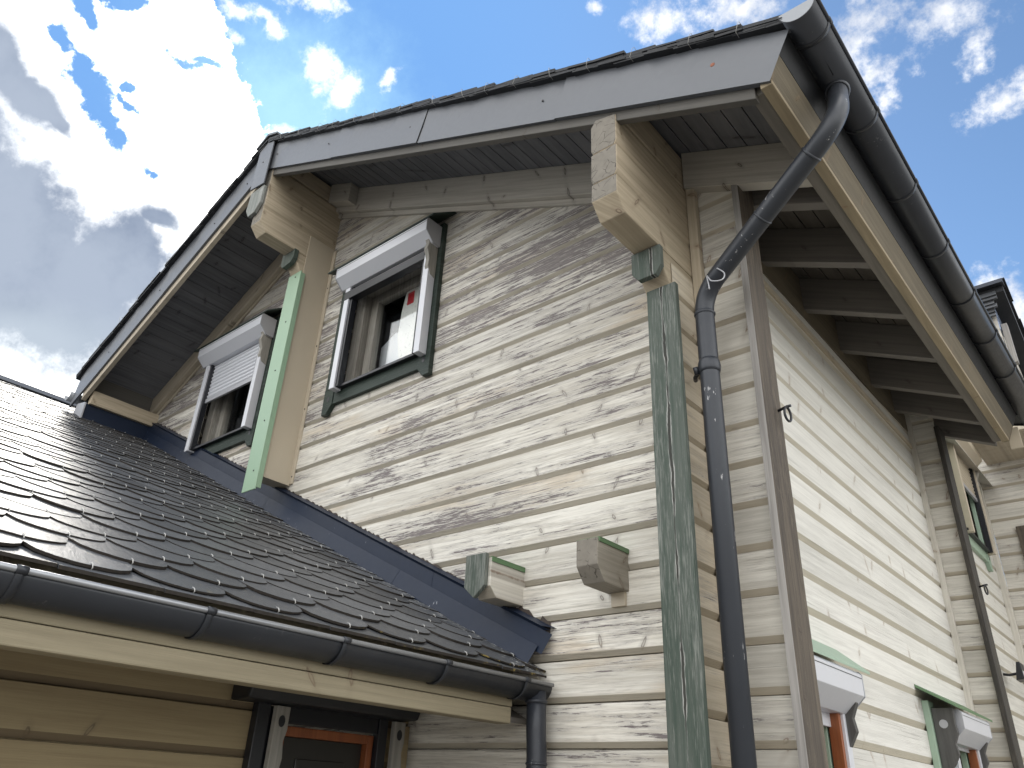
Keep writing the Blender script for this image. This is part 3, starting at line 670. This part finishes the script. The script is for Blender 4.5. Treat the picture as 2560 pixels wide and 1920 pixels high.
b = MB(); b.tube([(PX-.05, PY-.01, 1.84), (PX-.085, PY+.02, 1.835), (PX-.1, PY+.05, 1.835)], .011, 8); b.tube([(PX-.055, PY-.035, 1.855), (PX-.055, PY-.02, 1.82)], .013, 8); b.build('pipe_clip', ZINC, dp)
b = MB()                                                    # string of dried paint round the bend
q0 = p0+dd*.84
pts = [q0+Vector((-.0, -.047, -.01)), q0+Vector((.03, -.035, -.045)), q0+Vector((.02, -.045, -.085)), q0+Vector((-.03, -.052, -.075)), q0+Vector((-.055, -.045, -.03)), q0+Vector((-.05, -.047, -.08)), q0+Vector((-.045, -.05, -.12))]
sm = []
for i in range(len(pts)-1):
    A, B = pts[max(i-1, 0)], pts[i]; C, E_ = pts[i+1], pts[min(i+2, len(pts)-1)]
    for k in range(6):
        u = k/6; sm.append(.5*((2*B)+(C-A)*u+(2*A-5*B+4*C-E_)*u*u+(3*B-A-3*C+E_)*u**3))
b.tube(sm, .0035, 6); b.build('paint_string', ALU2, dp)

# ------------------------------------------------------------------ windows
CIRC = [(math.cos(2*math.pi*k/14), math.sin(2*math.pi*k/14)) for k in range(14)]
def window(parent, tf, w, z0, z1, zbox, boxm=(ALU, ALU2), hoodm=GREENF, casem=GREENF, slat=None, sillz=None, bracket=True, sash=SASH, glassn=-.10, cloth=False, name='window', bracks=(1,), hoodext=.09, hz=.13, u_open=(.15, None), foot=True, slatm=ALU):
    """u runs along the wall, n out of it; w is the width over the casing"""
    uo0 = u_open[0]; uo1 = u_open[1] if u_open[1] else w-.12
    b = MB(tf)                                               # jambs: the frame set in the wall
    for (a, c_) in (((uo0-.02, -.13, z0), (uo0+.10, -.03, z1)), ((uo1-.06, -.13, z0), (uo1+.02, -.03, z1)), ((uo0+.10, -.13, z0-.02), (uo1-.06, -.03, z0+.05)), ((uo0+.10, -.13, z1-.10), (uo1-.06, -.03, z1))): b.box(a, c_)
    win = b.build(name, sash, parent, .005)
    b = MB(tf); s0, s1 = uo0+.115, uo1-.075
    for (a, c_) in (((s0, -.15, z0+.055), (s0+.085, -.085, z1-.105)), ((s1-.06, -.15, z0+.055), (s1, -.085, z1-.105)), ((s0+.085, -.15, z0+.055), (s1-.06, -.085, z0+.13)), ((s0+.085, -.15, z1-.18), (s1-.06, -.085, z1-.105))): b.box(a, c_)
    b.build('sash', sash, win, .004)
    b = MB(tf); b.box((s0+.08, -.122, z0+.125), (s1-.055, -.116, z1-.175)); b.build('pane', GLASS, win)
    b = MB(tf); q0, q1 = uo0-.06, uo1+.06                     # dark room behind
    for pts in (((q0, -.9, z0-.1), (q1, -.9, z0-.1), (q1, -.9, z1+.1), (q0, -.9, z1+.1)), ((q0, -.004, z0-.1), (q0, -.9, z0-.1), (q0, -.9, z1+.1), (q0, -.004, z1+.1)), ((q1, -.004, z0-.1), (q1, -.9, z0-.1), (q1, -.9, z1+.1), (q1, -.004, z1+.1)),
                ((q0, -.004, z1+.1), (q1, -.004, z1+.1), (q1, -.9, z1+.1), (q0, -.9, z1+.1)), ((q0, -.004, z0-.1), (q1, -.004, z0-.1), (q1, -.9, z0-.1), (q0, -.9, z0-.1))): b.quad(*pts)
    b.build('recess', ROOM, win, recalc=False)
    b = MB(tf)                                               # casing boards
    if foot:
        b.prism([(.0, z0+.01), (0, z0-.205), (.055, z0-.205), (.115, z0-.13), (.115, z0+.01)], 'y', 0, .042); b.prism([(w-.125, z0+.01), (w-.125, z0-.13), (w-.065, z0-.205), (w, z0-.205), (w, z0+.01)], 'y', 0, .042)
        b.box((.116, 0, z0-.13), (w-.126, .034, z0-.004))
    b.box((0, 0, z0+.011), (.13, .04, zbox+.24)); b.box((w-.13, 0, z0+.011), (w, .04, zbox+.24))
    b.build('casing', casem, win, .004)
    if foot:
        for uu in (.062, w-.062):
            b = MB(tf); b.prism([(uu+.016*c_, z0-.075+.024*s_) for c_, s_ in CIRC], 'y', .041, .0435); b.build('foot_hole_disc', DARK, win)  # black disc on the surface, shade inside the hole put into its colour
    b = MB(tf); b.prism([(0, z0-.02), (.075, z0-.028), (.075, z0-.008), (0, z0+.012)], 'x', .135, w-.13); b.build('sill', DARK, win)
    g0, g1_ = .15, w-.10
    for uu in (g0, g1_):
        b = MB(tf); b.box((uu, .042, z0-.045), (uu+.058, .115, zbox+.02)); b.build('guide_rail', boxm[0], win, .003)
        b = MB(tf); s = .058 if uu == g0 else -.03
        b.box((uu+s, .05, z0-.03), (uu+s+.03, .10, zbox+.01)); b.build('rail_seal', DARK if foot else REDW, win)
    b = MB(tf); prof = [(.045, zbox+.19), (.185, zbox+.19), (.20, zbox+.175), (.20, zbox+.08), (.118, zbox), (.045, zbox)]
    b.prism(prof, 'x', g0-.045, g1_+.08); bx = b.build('shutter_box', boxm[0], win, .003)
    for f in bx.data.polygons: pass
    b = MB(tf); b.box((g0-.044, .2005, zbox+.158), (g1_+.079, .2015, zbox+.161)); b.build('box_seam', SCREW, bx)
    for uu in (g0-.045, g1_+.08):
        b = MB(tf); s = -1 if uu < w/2 else 1
        b.prism([(n_+(.003 if n_ > .1 else 0), z_+(.002 if z_ > zbox+.1 else -.002)) for n_, z_ in prof], 'x', uu, uu+.006*s); b.build('box_end', boxm[1], bx, .001)
    b = MB(tf); hn = .197 if foot else .205; b.prism([(.0, zbox+.20+hz), (.0, zbox+.18+hz), (hn, zbox+.192), (hn, zbox+.206)], 'x', lambda p: -hoodext+ (0 if p[0] < .1 else .05), lambda p: w+hoodext-(0 if p[0] < .1 else .05) if foot else w+(.10 if p[0] > .1 else .28)); 
    if hoodm: b.build('hood', hoodm, win, .002)
    for sd in bracks:
        uu = w-.075 if sd > 0 else .03
        b = MB(tf); zt = zbox+.195
        pr = [(.042, zt), (.158, zt), (.15, zt-.07), (.165, zt-.13), (.135, zt-.19), (.15, zt-.25), (.12, zt-.33), (.125, zt-.40), (.095, zt-.46), (.042, zt-.48)]
        if not foot: pr = [(.042, zt), (.17, zt), (.165, zt-.09), (.172, zt-.15), (.145, zt-.21), (.155, zt-.27), (.12, zt-.33), (.09, zt-.36), (.042, zt-.37)]
        b.prism(pr, 'x', uu, uu+.038); br = b.build('bracket', GREYB if foot else DARKB, win, .003)
        b = MB(tf); b.prism([(.10+.026*c_, zt-.095+.026*s_) for c_, s_ in CIRC], 'x', uu-.0012 if sd < 0 else uu+.0375, uu+.0005 if sd < 0 else uu+.0392); b.build('bracket_hole_disc', DARK if sd > 0 else ALU2, br)  # flat disc in place of a hole, its tone put into the colour
    if slat is not None:
        b = MB(tf); zz = zbox+.005; p_ = .041; nS = int((zz-slat)/p_); prof = []
        for i in range(nS):
            for k in range(7): prof.append((.062+.011*math.sin(math.pi*k/6), zz-p_*(i+k/6.6)))
        u0, u1 = g0+.055, g1_+.005
        L = [b.pt((u0, n_, z_)) for n_, z_ in prof]; Rr = [b.pt((u1, n_, z_)) for n_, z_ in prof]
        for i in range(len(prof)-1): b.face([L[i], Rr[i], Rr[i+1], L[i+1]], False)
        b.build('shutter_slats', slatm, win, recalc=False)
        b = MB(tf); b.box((u0, .055, slat-.045), (u1, .078, slat)); b.build('shutter_bar', ALU2, win, .003)
    elif not foot:
        b = MB(tf); b.box((g0+.06, .045, zbox-(.06 if w < .85 else .02)), (g1_-.002, .062, zbox+.02)); b.build('shutter_bar', boxm[0], win, .003)
    else:
        b = MB(tf); b.box((g0-.002, .05, zbox-.115), (g1_+.004, .118, zbox-.035)); b.box((g0+.06, .03, zbox-.036), (g1_+.002, .07, zbox+.02)); b.build('screen_cassette', DARK, win, .004)
    return win
def tfx(x0): return lambda u, n, z: (x0+u, 3.2-n, z)
def tfy(y0): return lambda u, n, z: (-1.47+n, y0+u, z)
w1 = window(house, tfx(W1X), 1.197, 2.80, 3.78, 3.697); w1['label'] = 'upper window with raised shutter and dark green casing'
w2 = window(house, tfx(W2X), 1.197, 2.80, 3.78, 3.672, slat=3.30); w2['label'] = 'upper window with half lowered white shutter'
w3 = window(house, tfy(3.305), .80, -.98, .455, .435, hoodm=GREENP, casem=GREENP, sash=REDW, foot=False, hz=.155); w3['label'] = 'lower window partly hidden behind the brown corner board'
w4 = window(house, tfy(5.85), .87, -.98, .485, .462, hoodm=GREENM, casem=GREENP, sash=REDW, foot=False, bracks=(1, -1), hz=.13); w4['label'] = 'lower window with white box and teal cloth'
w5 = window(house, tfy(8.33), 1.16, 2.58, 3.55, 3.52, boxm=(BEIGE, BEIGE), hoodm=None, casem=GREENP, slat=3.15, slatm=BEIGE); w5['label'] = 'far upper window with beige shutter half down'
# things behind the panes
b = MB(); b.prism([(-4.10, 2.935), (-4.155, 3.20), (-4.14, 3.42), (-4.11, 3.60), (-3.86, 3.60), (-3.86, 2.935)], 'y', 3.326, 3.3285); o = b.build('paper_strip', PAPER, None); o['label'] = 'white paper strip with dark marks hanging behind the upper window pane'; o['category'] = 'paper'
b = MB(); b.box((-4.085, 3.3235, 3.46), (-4.01, 3.3255, 3.575)); b.build('red_label', REDM, o)
b = MB(); b.prism([(-4.46, 2.90), (-4.14, 2.90), (-4.14, 3.27), (-4.30, 3.33), (-4.46, 3.24)], 'y', 3.42, 3.44); o = b.build('reflection_board', WHITE, None); o['label'] = 'added white board behind the upper window pane in place of a sky reflection'; o['category'] = 'board'  # added board: bright sky reflection of the pane put into its white colour
b = MB(); n = 26
for i in range(n):
    y0_, y1_ = 6.105+.36*i/n, 6.105+.36*(i+1)/n
    b.face([b.pt(q) for q in ((-1.535+.010*math.sin(i*1.3), y0_, -.90), (-1.535+.010*math.sin((i+1)*1.3), y1_, -.90), (-1.535+.010*math.sin((i+1)*1.3), y1_, .385), (-1.535+.010*math.sin(i*1.3), y0_, .385))], True)
o = b.build('curtain', TEAL, None, recalc=False); o['label'] = 'teal green cloth hanging in the lower side window'; o['category'] = 'curtain'

# ------------------------------------------------------------------ beam stubs and flashing on the gable
b = MB(); b.prism([(2.935, 1.112), (2.935, .985), (2.995, .913), (3.215, .912), (3.215, 1.112)], 'x', -2.125, -2.005)
for f, poly in enumerate(b.f):
    ys = [b.v[i][1] for i in poly]
    if max(ys) < 3.0: b.mi[f] = 1
st2 = b.build('beam_stub', [STUBW, ENDG], house, .004)
b = MB(); b.box((-2.13, 2.945, 1.112), (-1.998, 3.199, 1.116)); b.box((-2.0035, 2.945, 1.094), (-1.998, 3.199, 1.113)); b.build('stub_cap', GREENM, st2)
boxpart('patch', house, BEIGE, (-2.10, 3.188, .845), (-2.02, 3.203, .912), .002)
b = MB(); b.prism([(2.932, 1.112), (2.932, .965), (2.985, .913), (3.215, .912), (3.215, 1.112)], 'x', -2.78, -2.66); st1 = b.build('beam_stub', STRIP, house, .004)
b = MB(); b.box((-2.785, 2.935, 1.112), (-2.653, 3.199, 1.116)); b.box((-2.6585, 2.935, 1.09), (-2.653, 3.199, 1.113)); b.build('stub_cap', GREENM, st1)
b = MB(); b.prism([(-2.815, 1.132), (-2.815, .965), (-2.745, .905), (-2.675, .965), (-2.675, 1.132)], 'y', 2.903, 2.930); b.build('stub_board', GREEN, st1, .003)
# wall flashing following the annex roof
FX = [-2.43, -3.32, -4.22, -5.10, -5.38, -6.25, -7.1, -8.05]
for i in range(len(FX)-1):
    xa, xb = FX[i], FX[i+1]-.04; b = MB(); e = .0015*(i % 2)
    for (o0, y0_), (o1, y1_) in (((.085, 3.150-e), (.205, 3.158-e)), ((.205, 3.158-e), (.222, 3.142-e)), ((.222, 3.142-e), (.240, 3.203))):
        sh = .10 if i == 0 else 0.
        b.quad((xa-sh*.6+(.0 if o0 > .2 else 0), y0_, zA(xa-sh*.6)+o0), (xb, y0_, zA(xb)+o0), (xb, y1_, zA(xb)+o1), (xa, y1_, zA(xa)+o1))
    fl = b.build('wall_flashing', FLASH, house, recalc=False)
    screw(fl, (xb+.07, 3.152-e, zA(xb+.07)+.10), (0, -1, 0), STUD, .012)
    if i < 1: screw(fl, (xa-.16, 3.152-e, zA(xa-.16)+.10), (0, -1, 0), STUD, .012)
GX = [-2.53, -3.62, -4.70, -5.25, -6.0, -7.0, -7.9]
for i in range(len(GX)-1):
    b = MB(); xa, xb = GX[i], GX[i+1]-.02; e = .0015*(i % 2)
    b.quad((xa-.03, 3.118-e, zA(xa-.03)-.005), (xb, 3.118-e, zA(xb)-.005), (xb, 3.144-e, zA(xb)+.118), (xa+.02, 3.144-e, zA(xa+.02)+.118)); b.build('step_flashing', FLASH, house, recalc=False)
b = MB(); x = -2.47; prev = None                               # ragged sealant above the flashing
while x > -8.0:
    cur = (x, zA(x)+.235+random.uniform(0, .020)*(1.7 if x > -2.75 else 1))
    if prev: b.quad((prev[0], 3.193, zA(prev[0])+.19), (cur[0], 3.193, zA(cur[0])+.19), (cur[0], 3.196, cur[1]), (prev[0], 3.196, prev[1]))
    prev = cur; x -= .018
b.build('sealant', TAR, house, recalc=False)
# iron rings on the corner boards
def ring(y, z):
    b = MB(); c0 = Vector((-1.205, y, z))
    b.tube([(-1.22, y, z), (-1.17, y, z+.012), (-1.15, y, z+.012)], .007, 8)
    b.tube([c0+Vector((.035+.004*math.sin(a), .028*math.sin(a), -.028+.036*math.cos(a))) for a in [2*math.pi*k/20 for k in range(21)]], .006, 8); b.build('iron_ring', DARK, house)
ring(3.30, 1.69); ring(7.22, 1.70)

# ------------------------------------------------------------------ annex with the slate roof
annex = thing('timber_annex', 'low timber annex with a scalloped slate roof and dark gutter in front of the house', 'annex', (-5.5, 1.2, 0))
AY0 = -.8
def fish(b, rows, y0, y1, xe):
    cs, sn = 1/math.sqrt(1+.485**2), .485/math.sqrt(1+.485**2)
    def W3(y, s, h): return (xe - s*cs + h*sn, y, zA(xe) - .010 + s*sn + h*cs)
    w = .1655; ps = .161
    for i in range(rows):
        ybase = .945 + .0085*i*.5 + (w if i % 2 else 0.)
        j0 = int((y0-ybase)/(2*w))-1; j1 = int((y1-ybase)/(2*w))+1
        for j in range(j0, j1+1):
            yc = ybase+2*w*j+random.uniform(-.008, .008); s0 = .028+ps*i+random.uniform(-.007, .007)
            if yc < y0-w or yc-w > y1: continue
            th = random.uniform(.0065, .0105); lift = (.013 if i else .009)+random.uniform(-.001, .004); skew = random.uniform(-.014, .014)
            n = 14; hh = .128+random.uniform(-.01, .012); front = []
            for k in range(n+1):
                u = -1+2*k/n
                rag_ = random.uniform(-.0022, .0022) if i < 14 else 0
                yy = yc+u*(w+.006); ss_ = s0+hh*(1-max(0., 1-abs(u)**2.15)**.5)+skew*u+rag_
                front.append((yy, ss_))
            front = [(min(max(yy, y0), y1), q) for yy, q in front]
            headS = s0+.36; top = []; bot = []
            def hgt(s_): return lift*(1-(s_-s0)/.40)
            for yy, q in front: top.append(b.pt(W3(yy, q, hgt(q)+th))); bot.append(b.pt(W3(yy, q, hgt(q))))
            hl = b.pt(W3(front[0][0], headS, .001+th)); hr = b.pt(W3(front[-1][0], headS, .001+th))
            b.cur = 0; b.face(top+[hr, hl])
            b.cur = 1
            for k in range(n): b.face([bot[k], bot[k+1], top[k+1], top[k]])
            b.cur = 2
            if y0 < yc < y1-.03:
                r_ = .0019; yh = yc+.006
                b.tube([W3(yh, s0+.020, hgt(s0)+th+.002), W3(yh, s0+.004, hgt(s0)+th+.0035), W3(yh, s0-.006, hgt(s0)+th*.5), W3(yh, s0-.002, hgt(s0)-.004)], r_, 5)
            b.cur = 0
b = MB(); fish(b, 46, AY0, 3.185, -2.468)
b.build('roof_slates', [SLATE, SLATEE, HOOK], annex, recalc=False)
b = MB()                                                     # eave course and deck
y = AY0
while y < 3.15:                                              # straight-edged slates along the eave, one hook each
    ye = y+.33; o = random.uniform(-.004, .004); xe = -2.462+o
    v = [b.pt((xx, yy, zA(xx)-.010+oo)) for xx, yy, oo in ((xe, y, -.004), (xe, ye-.004, -.002), (-2.66, ye-.004, -.012), (-2.66, y, -.012), (xe, y, .008), (xe, ye-.004, .009), (-2.66, ye-.004, -.002), (-2.66, y, -.002))]
    for k_, q in enumerate(((3, 2, 1, 0), (4, 5, 6, 7), (0, 1, 5, 4), (1, 2, 6, 5), (2, 3, 7, 6), (3, 0, 4, 7))):
        b.cur = 1 if k_ == 2 else 0; b.face([v[k] for k in q])
    y = ye
b.build('eave_slates', [SLATE, SLATEE], annex)
b = MB(); b.prism([(-2.53, zA(-2.53)-.035), (-9.05, zA(-9.05)-.035), (-9.05, zA(-9.05)-.14), (-2.53, zA(-2.53)-.14)], 'y', AY0+.02, 3.19); b.build('roof_deck', RAFT, annex)
b = MB(); b.prism([(-9.05, zA(-9.05)-.02), (-13., zA(-9.05)-1.9), (-13, zA(-9.05)-2.0), (-9.05, zA(-9.05)-.12)], 'y', AY0, 3.19); b.build('rear_roof', SLATE, annex)
zr = zA(-9.03)
b = MB(); b.prism([(-9.17, zr-.04), (-9.13, zr+.015), (-9.03, zr+.065), (-8.93, zr+.02), (-8.90, zr-.035), (-8.92, zr-.04), (-9.03, zr+.045), (-9.15, zr-.05)], 'y', AY0, 3.19); b.build('ridge_cap', VERGE, annex, .004)
# fascia boards
b = MB(); b.box((-2.575, AY0, .392), (-2.525, 2.985, .56)); b.build('fascia', FASC3, annex, .004)
b = MB(); b.box((-2.60, AY0, .318), (-2.512, 2.965, .388)); b.build('fascia', FASC3, annex, .005)
b = MB(); b.prism([(-2.60, .335), (-3.47, .335+.87*.485), (-3.47, .36+.87*.485), (-2.60, .36)], 'y', AY0, 3.19); b.build('soffit', EAVE, annex)
zl0 = lambda y: 0
g2 = gutter(annex, -2.495, .503, .078, AY0, 3.15, zl0, (3.15,), ZINCB, (.22, .745, 1.325, 1.885, 2.43, 2.955))
pth = [(-2.466, 3.09, .47), (-2.466, 3.095, .30), (-2.463, 3.10, .2), (-2.463, 3.10, -H)]
b = MB(); b.tube(pth, .047, 18); dp2 = b.build('downpipe', PIPE2, annex); collar(dp2, (-2.466, 3.09, .425), (0, 0, 1), .052, .010, PIPE2); collar(dp2, (-2.463, 3.10, .16), (0, 0, 1), .0495, .008, PIPE2)
# walls
DH = [(2.23, 3.02, -1.5, .36)]
b = MB(); board_wall(b, 'y', -3.45, 1, -H, .80, lambda z: (AY0, 3.2), DH, GZ+PITCHB/2-.002); b.build('annex_wall', ANNEX, annex, recalc=False)
b = MB(); b.prism([(-13, -H), (-3.47, -H), (-3.47, .72), (-9.05, 3.5), (-13, 1.6)], 'y', AY0+.3, AY0+.35); b.build('end_wall', ANNEX, annex)
# door
def tfa(u, n, z): return (-3.45+n, u, z)
b = MB(tfa); b.box((2.205, 0, -H), (2.275, .05, .36)); b.box((2.28, .0, -H), (2.345, .03, .352)); b.box((2.95, 0, -H), (3.01, .05, .36)); b.box((2.346, 0, .285), (2.949, .04, .36)); d = b.build('door_frame', DARK, annex, .004)
b = MB(tfa); b.box((2.352, -.03, -H), (2.395, .02, .275)); b.box((2.905, -.03, -H), (2.945, .02, .275)); b.box((2.395, -.03, .232), (2.905, .02, .275)); b.build('door_leaf', REDW, d, .004)
b = MB(tfa); b.box((2.395, -.05, -H), (2.905, -.02, .232)); b.box((2.50, -.022, -.75), (2.80, -.012, .14)); b.build('door_screen', SCREEN, d, .004)
b = MB(tfa); b.prism([(.0, .52), (.0, .356), (.15, .362), (.18, .44)], 'x', 2.08, 3.13); b.build('door_hood', DARK, d, .01)
for uu in (2.285, 3.03):
    b = MB(tfa); zt = .352; pr = [(.05, zt), (.12, zt), (.115, zt-.10), (.13, zt-.15), (.10, zt-.22), (.115, zt-.30), (.09, zt-.40), (.05, zt-.42)]
    b.prism([(uu, zt), (uu+.075, zt), (uu+.075, zt-.10), (uu+.062, zt-.15), (uu+.072, zt-.22), (uu+.058, zt-.30), (uu+.05, zt-.42), (uu+.0, zt-.42)], 'y', .05, .082); br = b.build('door_bracket', GREYB, d, .003)
    b = MB(tfa); b.prism([(uu+.036+.018*c_, zt-.065+.026*s_) for c_, s_ in CIRC], 'y', .0815, .0835); b.build('bracket_hole_disc', DARK, br)  # black disc carries the dark of the hole in its colour
b = MB(tfa); b.box((3.135, 0, -H), (3.185, .03, .34)); b.build('door_trim', ANNEX, d, .003)

# ------------------------------------------------------------------ rear wing
wing = thing('rear_wing', 'far wing of pale boards with its own slate roof at the back right', 'wing', (1.0, 11.5, 0))
b = MB(); board_wall(b, 'x', 10.0, -1, -H, 3.73, lambda z: (-1.41, 3.2), (), GZ+.075); b.build('wing_wall', STRIP, wing, recalc=False)
b = MB(); b.box((3.2, 10.0, -H), (3.3, 14, 4.2)); b.build('wing_wall', STRIP, wing)
b = MB(); y = 9.15
while y < 10.0: b.box((-1.3, y, 3.735), (3.3, min(y+.125, 10.), 3.76)); y += .132
b.build('soffit', RAFTL, wing)
boxpart('wing_trim', wing, BROWN, (-1.18, 9.96, 2.0), (-1.02, 9.996, 2.96), .004)
boxpart('fascia', wing, RAFTL, (-1.3, 9.10, 3.72), (3.3, 9.145, 3.95), .004)
def zW(y): return 6.02-(y-9.98)*.47                          # the wing's roof falls away to the back
b = MB(); v = [b.pt(q) for q in ((-3.6, 9.9, zW(9.9)-.16), (-.62, 9.9, zW(9.9)-.16), (-.62, 13.5, zW(13.5)-.16), (-3.6, 13.5, zW(13.5)-.16), (-3.6, 9.9, zW(9.9)), (-.62, 9.9, zW(9.9)), (-.62, 13.5, zW(13.5)), (-3.6, 13.5, zW(13.5)))]
for q in ((3, 2, 1, 0), (4, 5, 6, 7), (0, 1, 5, 4), (1, 2, 6, 5), (2, 3, 7, 6), (3, 0, 4, 7)): b.face([v[k] for k in q])
b.build('roof_deck', SLATED, wing)
b = MB(); y = 9.9
while y < 13.2:                                               # slate ends along the verge
    y1_ = y+random.uniform(.28, .34); b.prism([(y, zW(y)+.004), (y1_+.05, zW(y1_+.05)+.03), (y1_+.05, zW(y1_+.05)+.045), (y, zW(y)+.02)], 'x', -3.6, -.585+random.uniform(-.01, .01)); y = y1_
b.build('roof_slates', SLATED, wing)
b = MB(); b.prism([(9.80, 5.97), (9.84, 6.045), (9.98, 6.075), (10.06, 6.02), (9.98, 5.99)], 'x', -3.6, -.60); b.build('ridge_cap', ZINC, wing)
b = MB()                                                      # slate hung front, courses ending raggedly
for i in range(14):
    z1 = 5.93-i*.058; b.prism([(9.90, z1), (9.86-.012*(i % 2), z1-.075), (9.885, z1-.078), (9.92, z1)], 'x', -3.6, -.70-.020*i+random.uniform(-.03, .03))
b.build('slate_front', SLATE, wing)
b = MB(); b.prism([(9.93, 3.9), (13.2, 3.9), (13.2, zW(13.2)-.17), (9.93, zW(9.93)-.17)], 'x', -3.5, -.78); b.build('dormer_wall', STRIP, wing)
boxpart('metal_panel', wing, FLASH2, (-.779, 9.94, 5.40), (-.770, 10.5, 5.72), .001)
boxpart('barge_board', wing, BROWNG, (-.765, 10.0, 4.95), (-.70, 10.10, 5.50), .004)
# floodlight on the side wall
b = MB(); b.prism([(-1.36, 1.20), (-1.33, 1.36), (-1.30, 1.36), (-1.29, 1.21)], 'y', 8.80, 8.98); fl = b.build('floodlight', DARK, None, .004)
fl['label'] = 'small black floodlight on the far side wall'; fl['category'] = 'floodlight'
b = MB(); b.tube([(-1.47, 8.89, 1.27), (-1.42, 8.89, 1.26), (-1.35, 8.89, 1.27)], .012, 8); b.build('lamp_arm', DARK, fl)
b = MB(); b.prism([(-1.3015, 1.345), (-1.2995, 1.345), (-1.2905, 1.225), (-1.2925, 1.225)], 'y', 8.815, 8.965); b.build('lamp_glass', ALU, fl)
